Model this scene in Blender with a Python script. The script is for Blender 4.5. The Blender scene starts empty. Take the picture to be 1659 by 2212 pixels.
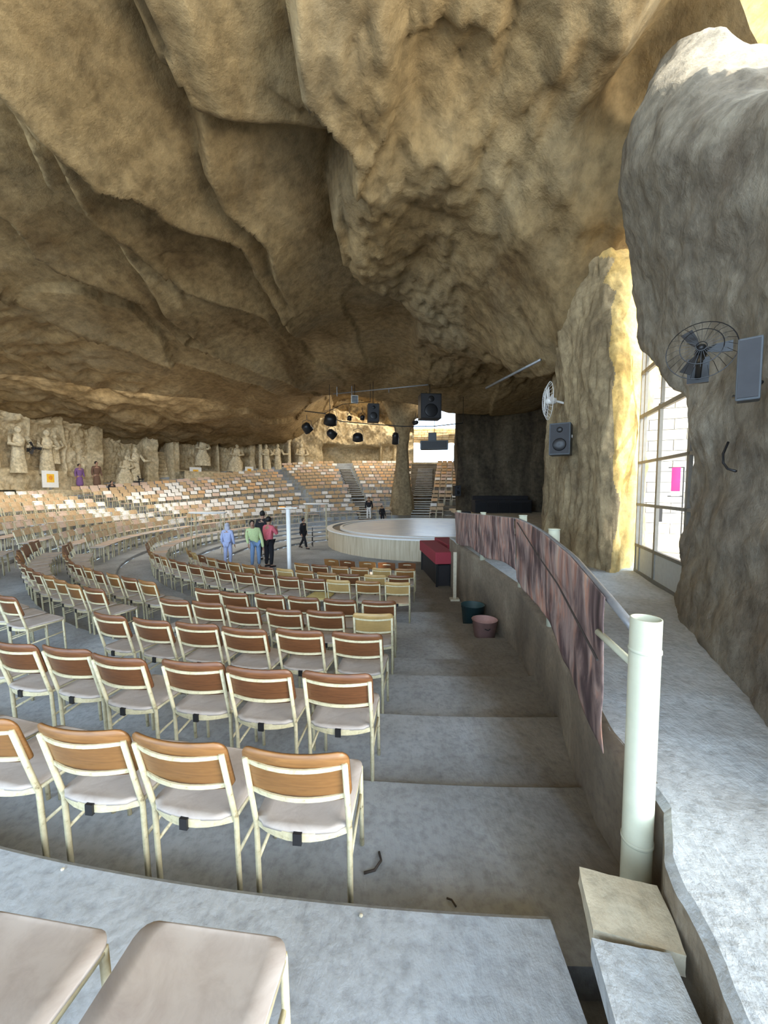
import bpy, bmesh, math, random
import numpy as np
from mathutils import Vector, Matrix
random.seed(7); np.random.seed(7)
SC = bpy.context.scene
COL = SC.collection
PI = math.pi

# ------------------------------------------------------------------ camera
F_PX = 831.0
PITCH = math.radians(3.44)
cam_d = bpy.data.cameras.new('camera')
cam = bpy.data.objects.new('camera', cam_d); COL.objects.link(cam)
cam_d.sensor_fit = 'HORIZONTAL'; cam_d.sensor_width = 36.0
cam_d.lens = 36.0 * F_PX / 1659.0
cam_d.clip_start = 0.02; cam_d.clip_end = 500
cam.location = (0, 0, 0); cam.rotation_euler = (PI/2 - PITCH, 0, 0)
SC.camera = cam

# ------------------------------------------------------------------ world, sun, added fill lamps
w = bpy.data.worlds.new('world'); SC.world = w; w.use_nodes = True
bg = w.node_tree.nodes['Background']
bg.inputs[0].default_value = (0.60, 0.79, 1.0, 1); bg.inputs[1].default_value = 5.6
sd = bpy.data.lights.new('sun', 'SUN'); sd.energy = 9.0; sd.angle = math.radians(1.0); sd.color = (1.0, 0.93, 0.78)
sun = bpy.data.objects.new('sun', sd); COL.objects.link(sun)
sun.rotation_euler = Vector((-0.35, 0.55, -0.75)).to_track_quat('-Z', 'Y').to_euler()

def area(name, loc, target, sx, sy, power, color):
    d = bpy.data.lights.new(name, 'AREA'); d.shape = 'RECTANGLE'; d.size = sx; d.size_y = sy
    d.energy = power; d.color = color
    o = bpy.data.objects.new(name, d); COL.objects.link(o); o.location = loc
    o.rotation_euler = (Vector(target) - Vector(loc)).to_track_quat('-Z', 'Y').to_euler()
    return o
area('mouth_daylight_fill', (-4, -6.5, 2.5), (-4, 12, 1.0), 18, 6, 380, (0.62, 0.81, 1.0))  # added lamp, strengthens daylight from the open mouth behind the camera
area('right_daylight_fill', (6.5, -2.5, 0.6), (-6, 9, 5.5), 5, 3, 900, (1.0, 0.93, 0.80))  # added lamp outside on the right, aimed up at the ceiling
area('far_hall_fill', (-1, 31, 6.6), (-3, 31, 0), 18, 8, 1300, (1.0, 0.88, 0.68))  # added warm fill under the closed roof, no opening there
area('left_hall_fill', (-11, 17, 3.9), (-12.5, 19, -3), 9, 6, 650, (1.0, 0.92, 0.78))  # unseen fill added over the left seating, not a real lamp
SC.view_settings.view_transform = 'Standard'; SC.view_settings.look = 'None'
SC.view_settings.gamma = 1.0; SC.view_settings.use_curve_mapping = False
SC.view_settings.exposure = 0.40
SC.cycles.use_denoising = True
SC.cycles.max_bounces = 8; SC.cycles.diffuse_bounces = 5

# ------------------------------------------------------------------ measuring helper (photo pixel -> world)
CT, ST = math.cos(PITCH), math.sin(PITCH)
def ray(px, py):
    u = (px - 829.5) / F_PX; v = (py - 1106.0) / F_PX
    return np.array([u, CT - v*ST, -ST - v*CT])
def atY(px, py, y):
    r = ray(px, py); return r * (y / r[1])
def atZ(px, py, z):
    r = ray(px, py); return r * (z / r[2])

# ------------------------------------------------------------------ numpy noise
def _h(ix, iy, iz, s):
    n = (ix*374761393 + iy*668265263 + iz*2147483647 + s*144665) & 0x7fffffff
    n = ((n ^ (n >> 13)) * 1274126177) & 0x7fffffff
    n = ((n ^ (n >> 16)) * 69069) & 0x7fffffff
    return ((n >> 5) & 0xffff) / 32767.5 - 1.0
def noise3(x, y, z, s=0):
    x = np.asarray(x, float); y = np.asarray(y, float) + 0*x; z = np.asarray(z, float) + 0*x
    ix = np.floor(x).astype(np.int64); iy = np.floor(y).astype(np.int64); iz = np.floor(z).astype(np.int64)
    fx, fy, fz = x-ix, y-iy, z-iz
    fx, fy, fz = [f*f*(3-2*f) for f in (fx, fy, fz)]
    r = 0
    for a in (0, 1):
        for b in (0, 1):
            for c in (0, 1):
                r = r + _h(ix+a, iy+b, iz+c, s) * (fx if a else 1-fx) * (fy if b else 1-fy) * (fz if c else 1-fz)
    return r
def fbm(x, y, z, s=0, octv=4, gain=0.5):
    r = 0; a = 1.0; f = 1.0
    for i in range(octv):
        r = r + a*noise3(x*f, y*f, z*f, s+i*17); a *= gain; f *= 2.03
    return r
def sstep(a, b, t):
    t = np.clip((t-a)/(b-a), 0, 1); return t*t*(3-2*t)

# ------------------------------------------------------------------ materials
def newmat(name):
    m = bpy.data.materials.new(name); m.use_nodes = True
    nt = m.node_tree; return m, nt, nt.nodes['Principled BSDF']
def coords(nt, scale=(1, 1, 1), kind='Object'):
    tc = nt.nodes.new('ShaderNodeTexCoord'); mp = nt.nodes.new('ShaderNodeMapping')
    mp.inputs['Scale'].default_value = scale
    nt.links.new(tc.outputs[kind], mp.inputs[0]); return mp.outputs[0]
def noise_n(nt, vec, scale, detail=6, rough=0.55, dist=0.0):
    n = nt.nodes.new('ShaderNodeTexNoise'); n.inputs['Scale'].default_value = scale
    n.inputs['Detail'].default_value = detail; n.inputs['Roughness'].default_value = rough
    n.inputs['Distortion'].default_value = dist
    nt.links.new(vec, n.inputs['Vector']); return n.outputs[0]
def ramp(nt, fac, stops):
    r = nt.nodes.new('ShaderNodeValToRGB'); cr = r.color_ramp
    while len(cr.elements) < len(stops): cr.elements.new(0.5)
    for e, (p, c) in zip(cr.elements, stops): e.position = p; e.color = (*c, 1)
    nt.links.new(fac, r.inputs[0]); return r.outputs[0]
def mixc(nt, a, b, fac, mode='MIX'):
    m = nt.nodes.new('ShaderNodeMix'); m.data_type = 'RGBA'; m.blend_type = mode
    if isinstance(fac, float): m.inputs[0].default_value = fac
    else: nt.links.new(fac, m.inputs[0])
    nt.links.new(a, m.inputs[6]); nt.links.new(b, m.inputs[7]); return m.outputs[2]
def bump(nt, bs, h, strength, dist):
    b = nt.nodes.new('ShaderNodeBump'); b.inputs['Strength'].default_value = strength
    b.inputs['Distance'].default_value = dist
    nt.links.new(h, b.inputs['Height']); nt.links.new(b.outputs[0], bs.inputs['Normal'])
def plain(name, c, rough=0.6, metal=0.0, var=0.12, scale=14.0, emis=None, spec=None):
    m, nt, bs = newmat(name)
    v = coords(nt); n = noise_n(nt, v, scale)
    lo = tuple(max(0, x*(1-var)) for x in c); hi = tuple(min(1, x*(1+var)) for x in c)
    nt.links.new(ramp(nt, n, [(0.3, lo), (0.7, hi)]), bs.inputs['Base Color'])
    bs.inputs['Roughness'].default_value = rough; bs.inputs['Metallic'].default_value = metal
    if emis: bs.inputs['Emission Color'].default_value = (*emis[0], 1); bs.inputs['Emission Strength'].default_value = emis[1]
    return m
def rock(name, dark, mid, light, s1, s2, bstr, bdist, stretch=(1, 1, 1), stain=None):
    m, nt, bs = newmat(name)
    v = coords(nt, stretch); v1 = coords(nt)
    a = noise_n(nt, v, s1, 8, 0.6, 0.4)
    b = noise_n(nt, v1, s2, 8, 0.65)
    c1 = ramp(nt, a, [(0.30, dark), (0.50, mid), (0.72, light)])
    c2 = ramp(nt, b, [(0.3, (0.55, 0.55, 0.55)), (0.65, (1.12, 1.12, 1.1))])
    out = mixc(nt, c1, c2, 1.0, 'MULTIPLY')
    if stain:
        f = noise_n(nt, v1, 0.28, 5, 0.6, 0.5)
        fr = ramp(nt, f, [(0.50, (0, 0, 0)), (0.68, (1, 1, 1))])
        sc = nt.nodes.new('ShaderNodeRGB'); sc.outputs[0].default_value = (*stain, 1)
        sm = mixc(nt, sc.outputs[0], c2, 0.8, 'MULTIPLY')
        out = mixc(nt, out, sm, fr)
    nt.links.new(out, bs.inputs['Base Color']); bs.inputs['Roughness'].default_value = 0.95
    bs.inputs['Specular IOR Level'].default_value = 0.15
    mul = nt.nodes.new('ShaderNodeMath'); mul.operation = 'ADD'
    b2 = noise_n(nt, v1, s2*0.35, 6, 0.6, 0.6)
    nt.links.new(b, mul.inputs[0]); nt.links.new(b2, mul.inputs[1])
    bump(nt, bs, mul.outputs[0], bstr, bdist)
    return m
M = {}
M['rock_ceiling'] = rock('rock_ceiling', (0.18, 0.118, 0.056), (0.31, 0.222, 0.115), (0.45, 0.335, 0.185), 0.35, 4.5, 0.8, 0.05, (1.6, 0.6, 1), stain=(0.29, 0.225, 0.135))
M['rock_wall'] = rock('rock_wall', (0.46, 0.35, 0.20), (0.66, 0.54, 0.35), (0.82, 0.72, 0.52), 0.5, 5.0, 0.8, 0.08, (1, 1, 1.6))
M['rock_grey'] = rock('rock_grey', (0.18, 0.15, 0.115), (0.30, 0.265, 0.21), (0.42, 0.38, 0.31), 0.9, 6.0, 0.7, 0.05, (1, 1, 1), stain=(0.27, 0.24, 0.19))
M['rock_pillar'] = rock('rock_pillar', (0.22, 0.165, 0.10), (0.36, 0.28, 0.17), (0.52, 0.41, 0.25), 0.8, 6.0, 0.8, 0.05, (1.5, 1.5, 0.7))
M['rock_ochre_lit'] = rock('rock_ochre_lit', (0.46, 0.29, 0.09), (0.66, 0.46, 0.18), (0.78, 0.60, 0.30), 0.9, 6.0, 0.6, 0.05)  # sunlit glow put into the ochre colour
M['rock_shaded'] = rock('rock_shaded', (0.05, 0.04, 0.03), (0.10, 0.08, 0.055), (0.17, 0.135, 0.09), 0.8, 5.0, 0.7, 0.06, (1.6, 1.6, 0.4))  # shade of the recess and stair risers put into the rock colour
M['statue'] = rock('carved_stone', (0.60, 0.49, 0.31), (0.76, 0.65, 0.45), (0.86, 0.77, 0.58), 2.0, 9.0, 0.4, 0.03)
M['sand'] = rock('sand_ground', (0.55, 0.47, 0.35), (0.66, 0.58, 0.45), (0.72, 0.65, 0.52), 0.5, 5.0, 0.3, 0.03)

def concrete(name, lo, mid, hi, bstr=0.5, dirt=True):
    m, nt, bs = newmat(name)
    v = coords(nt); vs = coords(nt, (6, 1.2, 1))
    a = noise_n(nt, v, 0.9, 8, 0.62, 0.3); b = noise_n(nt, v, 22, 6, 0.6)
    c = ramp(nt, a, [(0.3, lo), (0.52, mid), (0.72, hi)])
    d = ramp(nt, b, [(0.28, (0.72, 0.72, 0.72)), (0.55, (1.04, 1.04, 1.04))])
    out = mixc(nt, c, d, 1.0, 'MULTIPLY')
    nt.links.new(out, bs.inputs['Base Color']); bs.inputs['Roughness'].default_value = 0.85
    st = noise_n(nt, vs, 2.6, 8, 0.65, 0.7)
    ad = nt.nodes.new('ShaderNodeMath'); ad.operation = 'ADD'
    nt.links.new(st, ad.inputs[0]); nt.links.new(b, ad.inputs[1])
    bump(nt, bs, ad.outputs[0], bstr*0.6, 0.02)
    return m
M['floor'] = concrete('dusty_concrete', (0.24, 0.25, 0.26), (0.37, 0.395, 0.42), (0.455, 0.49, 0.53))
def add_dirt_shade(m):  # brown dirt plus parapet shade painted along the aisle wall
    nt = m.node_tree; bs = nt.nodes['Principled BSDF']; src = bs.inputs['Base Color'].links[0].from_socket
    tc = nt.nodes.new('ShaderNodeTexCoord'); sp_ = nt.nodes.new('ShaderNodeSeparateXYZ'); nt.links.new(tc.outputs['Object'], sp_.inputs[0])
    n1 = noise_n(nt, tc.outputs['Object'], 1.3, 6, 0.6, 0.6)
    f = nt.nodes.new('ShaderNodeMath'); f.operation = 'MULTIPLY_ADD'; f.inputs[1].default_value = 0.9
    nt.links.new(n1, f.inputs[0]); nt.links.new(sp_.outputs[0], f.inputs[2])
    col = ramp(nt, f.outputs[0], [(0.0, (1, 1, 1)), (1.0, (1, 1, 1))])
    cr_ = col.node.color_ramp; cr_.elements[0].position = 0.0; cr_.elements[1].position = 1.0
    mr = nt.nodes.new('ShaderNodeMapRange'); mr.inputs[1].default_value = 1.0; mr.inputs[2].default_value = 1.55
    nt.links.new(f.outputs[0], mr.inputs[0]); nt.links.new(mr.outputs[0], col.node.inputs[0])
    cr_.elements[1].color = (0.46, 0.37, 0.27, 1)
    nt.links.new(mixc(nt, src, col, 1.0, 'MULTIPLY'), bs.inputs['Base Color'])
add_dirt_shade(M['floor'])
M['walkway'] = concrete('walkway_concrete', (0.34, 0.35, 0.355), (0.44, 0.465, 0.48), (0.53, 0.56, 0.58), 0.8)
M['parapet'] = concrete('parapet_plaster_shaded', (0.10, 0.08, 0.06), (0.20, 0.16, 0.115), (0.34, 0.29, 0.22), 0.5)
M['slab'] = concrete('worn_slab', (0.42, 0.36, 0.25), (0.55, 0.49, 0.37), (0.66, 0.60, 0.48), 0.5)

def wood(name, lo, hi):
    m, nt, bs = newmat(name)
    v = coords(nt, (1.2, 1.2, 9)); vv = coords(nt)
    wv = noise_n(nt, v, 5, 6, 0.6, 1.2); n = noise_n(nt, vv, 3.0)
    c = ramp(nt, wv, [(0.3, lo), (0.7, hi)])
    d = ramp(nt, n, [(0.3, (0.75, 0.75, 0.75)), (0.7, (1.1, 1.1, 1.1))])
    nt.links.new(mixc(nt, c, d, 1.0, 'MULTIPLY'), bs.inputs['Base Color'])
    bs.inputs['Roughness'].default_value = 0.42
    return m
M['wood_dark'] = wood('brown_plywood', (0.105, 0.038, 0.014), (0.21, 0.083, 0.030))
M['wood_mid'] = wood('honey_plywood', (0.20, 0.088, 0.026), (0.33, 0.155, 0.048))
M['wood_light'] = wood('yellow_plywood', (0.40, 0.25, 0.09), (0.52, 0.34, 0.13))
def seatm(name, lo, hi):
    m, nt, bs = newmat(name)
    v = coords(nt); a = noise_n(nt, v, 7, 8, 0.65, 0.8)
    nt.links.new(ramp(nt, a, [(0.3, lo), (0.62, hi)]), bs.inputs['Base Color'])
    bs.inputs['Roughness'].default_value = 0.5
    return m
M['seat'] = seatm('dusty_seat', (0.36, 0.31, 0.28), (0.50, 0.455, 0.425))
M['seat_tan'] = seatm('tan_seat', (0.50, 0.34, 0.20), (0.62, 0.46, 0.32))
M['seat_yellow'] = seatm('yellow_seat', (0.60, 0.48, 0.16), (0.72, 0.60, 0.26))
M['far_white'] = plain('dusty_skylit_panel', (0.80, 0.78, 0.74), 0.35)  # white shine of the sky put into the dusty panel colour
M['far_pink'] = plain('pinkish_tan_panel', (0.62, 0.46, 0.36), 0.4)
M['far_tan'] = plain('tan_panel', (0.50, 0.35, 0.20), 0.45)
M['far_orange'] = plain('orange_tan_panel', (0.66, 0.40, 0.20), 0.45)
def paint():
    m, nt, bs = newmat('cream_metal_paint')
    v = coords(nt); a = noise_n(nt, v, 30, 6, 0.7)
    nt.links.new(ramp(nt, a, [(0.30, (0.20, 0.15, 0.08)), (0.40, (0.52, 0.46, 0.29)), (0.7, (0.66, 0.60, 0.42))]), bs.inputs['Base Color'])
    bs.inputs['Roughness'].default_value = 0.45
    return m
M['cream'] = paint()
M['post'] = plain('cream_pipe_paint', (0.52, 0.52, 0.40), 0.45, var=0.05)
M['white'] = plain('white_paint', (0.82, 0.82, 0.80), 0.5, var=0.04)
M['black'] = plain('black_plastic', (0.012, 0.012, 0.014), 0.5)
M['blackmetal'] = plain('black_metal', (0.02, 0.02, 0.022), 0.4, 0.3)
M['grey'] = plain('grey_cabinet', (0.075, 0.085, 0.095), 0.5)
M['greymetal'] = plain('grey_metal', (0.30, 0.31, 0.33), 0.45, 0.5)
M['cone'] = plain('speaker_cone', (0.035, 0.035, 0.04), 0.7)
M['glass_lens'] = plain('lamp_lens', (0.75, 0.8, 0.82), 0.15)
M['redcloth'] = plain('red_carpet', (0.30, 0.035, 0.050), 0.9, scale=40)
M['darkcloth'] = plain('dark_cloth', (0.020, 0.018, 0.020), 0.9)
M['curtain'] = plain('maroon_curtain', (0.055, 0.012, 0.022), 0.9)
M['magenta'] = plain('magenta_banner', (0.75, 0.015, 0.16), 0.6, var=0.05)
M['yellowp'] = plain('yellow_poster', (0.90, 0.52, 0.04), 0.6, var=0.1)
M['orangep'] = plain('orange_print', (0.80, 0.30, 0.03), 0.6)
M['gatepaint'] = plain('grey_gate_paint', (0.16, 0.155, 0.14), 0.5)
M['gatepanel'] = plain('pale_gate_panel', (0.50, 0.52, 0.50), 0.5, var=0.06)
M['bucket'] = plain('dark_green_bucket', (0.02, 0.05, 0.055), 0.5)
M['bucket_pink'] = plain('dusty_pink_bucket', (0.35, 0.20, 0.18), 0.6)
M['rope'] = plain('cord', (0.05, 0.04, 0.035), 0.8)
M['skin'] = plain('skin', (0.42, 0.24, 0.16), 0.55, var=0.05)
M['hair'] = plain('black_hair', (0.012, 0.010, 0.010), 0.6)
for k, c in dict(pink=(0.72, 0.16, 0.20), green=(0.55, 0.66, 0.33), bluej=(0.42, 0.48, 0.72), jeans=(0.18, 0.28, 0.46), blackc=(0.015, 0.015, 0.02),
                 purple=(0.20, 0.10, 0.26), brown=(0.16, 0.09, 0.06), scarf=(0.50, 0.50, 0.58), whitec=(0.75, 0.75, 0.75)).items():
    M[k] = plain('cloth_' + k, c, 0.9, scale=30)
def stage_side():
    m, nt, bs = newmat('stage_side_plaster')
    v = coords(nt, (5, 5, 0.25)); a = noise_n(nt, v, 3.5, 7, 0.65)
    nt.links.new(ramp(nt, a, [(0.3, (0.42, 0.34, 0.22)), (0.5, (0.58, 0.50, 0.36)), (0.7, (0.68, 0.61, 0.47))]), bs.inputs['Base Color'])
    bs.inputs['Roughness'].default_value = 0.7
    return m
M['stage_side'] = stage_side()
def stage_top():
    m, nt, bs = newmat('pale_blue_stage_top')
    v = coords(nt); a = noise_n(nt, v, 1.2, 7, 0.6, 1.0)
    nt.links.new(ramp(nt, a, [(0.35, (0.66, 0.72, 0.82)), (0.6, (0.80, 0.85, 0.90))]), bs.inputs['Base Color'])
    bs.inputs['Roughness'].default_value = 0.3
    return m
M['stage_top'] = stage_top()
def banner_mat():
    m, nt, bs = newmat('printed_banner')
    v = coords(nt, (1.1, 0.42, 1), 'UV')
    a = noise_n(nt, v, 4.2, 7, 0.6, 0.7); b = noise_n(nt, coords(nt, (3, 1, 1), 'UV'), 1.7, 6, 0.6, 0.8)
    c = ramp(nt, a, [(0.28, (0.03, 0.02, 0.025)), (0.42, (0.12, 0.08, 0.085)), (0.52, (0.32, 0.235, 0.22)), (0.62, (0.45, 0.36, 0.33)), (0.72, (0.52, 0.46, 0.40))])
    d = ramp(nt, b, [(0.36, (0.50, 0.46, 0.48)), (0.52, (1.0, 0.95, 0.92)), (0.62, (1.25, 0.80, 0.60)), (0.70, (0.85, 0.78, 0.80))])
    nt.links.new(mixc(nt, c, d, 1.0, 'MULTIPLY'), bs.inputs['Base Color']); bs.inputs['Roughness'].default_value = 0.55
    return m
M['banner'] = banner_mat()
def brick_mat(name, c1, c2, mortar, scale):
    m, nt, bs = newmat(name)
    n = noise_n(nt, coords(nt), 3.0)
    nt.links.new(ramp(nt, n, [(0.35, c1), (0.65, c2)]), bs.inputs['Base Color']); bs.inputs['Roughness'].default_value = 0.9
    return m
M['ext_brick'] = brick_mat('pale_stone_block', (0.74, 0.70, 0.62), (0.82, 0.79, 0.72), None, 1)
M['ext_orange'] = brick_mat('orange_stone_block', (0.62, 0.36, 0.15), (0.74, 0.50, 0.26), None, 1)
M['wall_plug'] = plain('pale_plaster', (0.70, 0.68, 0.60), 0.8)

# ------------------------------------------------------------------ mesh builder
class MB:
    def __init__(s): s.v = []; s.f = []; s.m = []; s.mats = []; s.mi = 0
    def mat(s, name):
        if name not in s.mats: s.mats.append(name)
        s.mi = s.mats.index(name); return s
    def add(s, vs, fs, T=None):
        o = len(s.v)
        for p in vs:
            p = Vector(p)
            if T is not None: p = T @ p
            s.v.append(p[:])
        for f in fs: s.f.append(tuple(i+o for i in f)); s.m.append(s.mi)
        return s
    def box(s, c, d, T=None, taper=1.0):
        x, y, z = c; a, b, h = d[0]/2, d[1]/2, d[2]/2
        vs = [(x+i*a*(taper if k > 0 else 1), y+j*b*(taper if k > 0 else 1), z+k*h) for k in (-1, 1) for j in (-1, 1) for i in (-1, 1)]
        return s.add(vs, [(0, 2, 3, 1), (4, 5, 7, 6), (0, 1, 5, 4), (2, 6, 7, 3), (0, 4, 6, 2), (1, 3, 7, 5)], T)
    def tube(s, pts, r, n=8, T=None, flat=None):
        pts = [Vector(p) for p in pts]; R = r if isinstance(r, (list, tuple)) else [r]*len(pts)
        vs = []; fs = []
        up = None
        for i, p in enumerate(pts):
            d = (pts[min(i+1, len(pts)-1)] - pts[max(i-1, 0)]).normalized()
            if up is None or abs(d.dot(up)) > 0.95:
                up = Vector((0, 0, 1)) if abs(d.z) < 0.9 else Vector((1, 0, 0))
            a = d.cross(up).normalized(); b = a.cross(d).normalized()
            for k in range(n):
                t = 2*PI*(k+0.5)/n
                vs.append(p + a*math.cos(t)*R[i] + b*math.sin(t)*R[i]*(flat or 1))
        for i in range(len(pts)-1):
            for k in range(n):
                k2 = (k+1) % n
                fs.append((i*n+k, i*n+k2, (i+1)*n+k2, (i+1)*n+k))
        fs.append(tuple(range(n))[::-1]); fs.append(tuple((len(pts)-1)*n+k for k in range(n)))
        return s.add(vs, fs, T)
    def lathe(s, prof, n=24, T=None, cap=True):
        vs = []; fs = []
        for (r, z) in prof:
            for k in range(n): t = 2*PI*k/n; vs.append((r*math.cos(t), r*math.sin(t), z))
        for i in range(len(prof)-1):
            for k in range(n):
                k2 = (k+1) % n; fs.append((i*n+k, i*n+k2, (i+1)*n+k2, (i+1)*n+k))
        if cap:
            fs.append(tuple(range(n))[::-1]); fs.append(tuple((len(prof)-1)*n+k for k in range(n)))
        return s.add(vs, fs, T)
    def ball(s, c, r, n=10, T=None):
        rx, ry, rz = r if isinstance(r, (tuple, list)) else (r, r, r)
        vs = []; fs = []; m = n//2+1
        for i in range(m+1):
            a = PI*i/m - PI/2
            for k in range(n):
                t = 2*PI*k/n; vs.append((c[0]+rx*math.cos(a)*math.cos(t), c[1]+ry*math.cos(a)*math.sin(t), c[2]+rz*math.sin(a)))
        for i in range(m):
            for k in range(n):
                k2 = (k+1) % n; fs.append((i*n+k, i*n+k2, (i+1)*n+k2, (i+1)*n+k))
        return s.add(vs, fs, T)
    def mesh(s, name, smooth=False):
        me = bpy.data.meshes.new(name); me.from_pydata(s.v, [], s.f)
        for n in s.mats: me.materials.append(M[n])
        me.polygons.foreach_set('material_index', s.m)
        if smooth: me.polygons.foreach_set('use_smooth', [True]*len(s.f))
        me.update(); return me
    def obj(s, name, parent=None, smooth=False, loc=None, bevel=0):
        o = bpy.data.objects.new(name, s.mesh(name, smooth)); COL.objects.link(o)
        if parent is not None: o.parent = parent
        if loc is not None: o.location = loc
        if bevel:
            b = o.modifiers.new('bevel', 'BEVEL'); b.width = bevel; b.segments = 2; b.limit_method = 'ANGLE'
        return o
def mb(mat): return MB().mat(mat)
def tag(o, label=None, cat=None, group=None, kind=None):
    if label: o['label'] = label
    if cat: o['category'] = cat
    if group: o['group'] = group
    if kind: o['kind'] = kind
    return o
def thing(name, loc, rz, label, cat, group=None, scale=None):
    o = bpy.data.objects.new(name, None); COL.objects.link(o); o.empty_display_size = 0.1
    o.location = loc; o.rotation_euler = (0, 0, rz)
    if scale: o.scale = (scale,)*3
    return tag(o, label, cat, group)
def dup(root):
    r = root.copy(); COL.objects.link(r)
    for ch in root.children:
        c = ch.copy(); COL.objects.link(c); c.parent = r
        for g in ch.children:
            d = g.copy(); COL.objects.link(d); d.parent = c
    return r
def grid_mesh(name, P, mats, smooth=True, mask=None, uv=False, flip=False):
    """P: (n,m,3) array"""
    n, m = P.shape[:2]
    me = bpy.data.meshes.new(name)
    idx = np.arange(n*m).reshape(n, m)
    q = np.stack([idx[:-1, :-1], idx[1:, :-1], idx[1:, 1:], idx[:-1, 1:]], -1).reshape(-1, 4)
    if mask is not None: q = q[mask[:-1, :-1].reshape(-1)]
    if flip: q = q[:, ::-1]
    me.vertices.add(n*m); me.vertices.foreach_set('co', P.reshape(-1).astype(np.float32))
    me.loops.add(len(q)*4); me.loops.foreach_set('vertex_index', q.reshape(-1).astype(np.int32))
    me.polygons.add(len(q)); me.polygons.foreach_set('loop_start', (np.arange(len(q))*4).astype(np.int32))
    me.polygons.foreach_set('use_smooth', np.full(len(q), smooth))
    for k in mats: me.materials.append(M[k])
    if uv:
        L = me.uv_layers.new(name='UVMap'); u, v = np.meshgrid(np.linspace(0, uv[0], n), np.linspace(0, uv[1], m), indexing='ij')
        U = np.stack([u, v], -1).reshape(-1, 2)[q.reshape(-1)]
        L.data.foreach_set('uv', U.reshape(-1).astype(np.float32))
    me.update(calc_edges=True); me.validate()
    if mask is not None:
        b = bmesh.new(); b.from_mesh(me); bmesh.ops.delete(b, geom=[v for v in b.verts if not v.link_faces], context='VERTS'); b.to_mesh(me); b.free()
    o = bpy.data.objects.new(name, me); COL.objects.link(o); return o
def cr(pts, n):
    """Catmull-Rom resample along axis 0"""
    P = np.asarray(pts, float); k = len(P)
    E = np.concatenate([2*P[:1]-P[1:2], P, 2*P[-1:]-P[-2:-1]])
    t = np.linspace(0, k-1, n); i = np.minimum(t.astype(int), k-2); f = (t-i).reshape((-1,)+(1,)*(P.ndim-1))
    a, b, c, d = E[i], E[i+1], E[i+2], E[i+3]
    return 0.5*((2*b)+(-a+c)*f+(2*a-5*b+4*c-d)*f*f+(-a+3*b-3*c+d)*f**3)
def patch(ctrl, n, m):
    A = cr(np.asarray(ctrl, float), n)
    return np.swapaxes(cr(np.swapaxes(A, 0, 1), m), 0, 1)
def displace(P, amp, f, s, octv=5, gain=0.5, stretch=(1, 1, 1)):
    dx = np.gradient(P, axis=0); dy = np.gradient(P, axis=1)
    N = np.cross(dx, dy); N /= (np.linalg.norm(N, axis=-1, keepdims=True)+1e-9)
    h = fbm(P[..., 0]*f*stretch[0], P[..., 1]*f*stretch[1], P[..., 2]*f*stretch[2], s, octv, gain)
    return P + N*(amp*h)[..., None]

# ------------------------------------------------------------------ hall layout
CX, CY = 1.1, 15.1
EDGES = [5.8, 6.9, 7.9, 8.8, 9.6, 10.45, 11.12, 12.0, 12.85, 13.75] + [13.75+1.1+0.85*i for i in range(0, 11)]
ZN = [-2.60, -2.49, -2.42, -2.33, -2.24, -2.19, -2.13, -2.07, -1.98, -1.89, -1.81, -1.60]
ZN[-2:] = [-1.81, -1.60]
# tier z: index i covers r from EDGES[i-1] to EDGES[i]
TZ = [-2.60, -2.49, -2.42, -2.33, -2.25, -2.13, -2.07, -1.98, -1.89, -1.81, -1.60]
TZ = [-2.60, -2.52, -2.44, -2.34, -2.24, -2.17, -2.10, -1.98, -1.89, -1.81, -1.60] + [-1.60+0.1*(i+1) for i in range(0, 11)]
def rise(psi):
    a = abs(((psi+180) % 360)-180)
    return 0.0 + 0.03*float(sstep(40, 90, a)) + 0.19*float(sstep(95, 172, a))
def tier_z(i, psi):
    rm = EDGES[min(i, len(EDGES)-1)]
    return TZ[i] + rise(psi)*max(0.0, rm-9.6)
def pol(r, psi, z=0.0):
    a = math.radians(psi); return Vector((CX - r*math.sin(a), CY - r*math.cos(a), z))
def tier_of(r):
    i = 0
    while i < len(EDGES) and r > EDGES[i]: i += 1
    return i
def build_floor():
    psis = np.concatenate([np.arange(-60, -3, 1.5), np.arange(-3, 16, 0.25), np.arange(16, 301, 1.5)])
    vs = []; fs = []
    rin = [0.05]+EDGES
    for i in range(len(EDGES)+1):
        r0 = rin[i]; r1 = EDGES[i] if i < len(EDGES) else 27.0
        for a, p in enumerate(psis):
            z = tier_z(i, p); w0 = 0.012*noise3(p*0.9, i*3.1, 0, 3)
            zp = tier_z(i-1, p) if i > 0 else z
            if abs(p-4) < 8: w0 = 0.0
            q0 = pol(r0+w0, p); q1 = pol(r1, p); qm = pol((r0+r1)/2, p)
            vs += [(q0.x, q0.y, zp), (q0.x, q0.y, z-0.012), (pol(r0+w0+0.02, p).x, pol(r0+w0+0.02, p).y, z), (qm.x, qm.y, z+0.006*float(noise3(p*0.4, i, 0, 9))), (q1.x, q1.y, z)]
            for k_ in range(-5, 0):   # sunken channel between the terrace and the walkway
                X_, Y_, Z_ = vs[k_]
                if Y_ < 1.55 and X_ > 0.66+0.03*float(noise3(Y_*4, 0, 0, 8)) and Z_ > -1.75: vs[k_] = (X_, Y_, -1.95)
            if a:
                o = len(vs)-10
                for k in range(4): fs.append((o+k, o+k+1, o+5+k+1, o+5+k))
    me = bpy.data.meshes.new('floor'); me.from_pydata(vs, [], fs); me.materials.append(M['floor']); me.update()
    o = bpy.data.objects.new('floor', me); COL.objects.link(o); tag(o, kind='structure')
build_floor()

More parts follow.
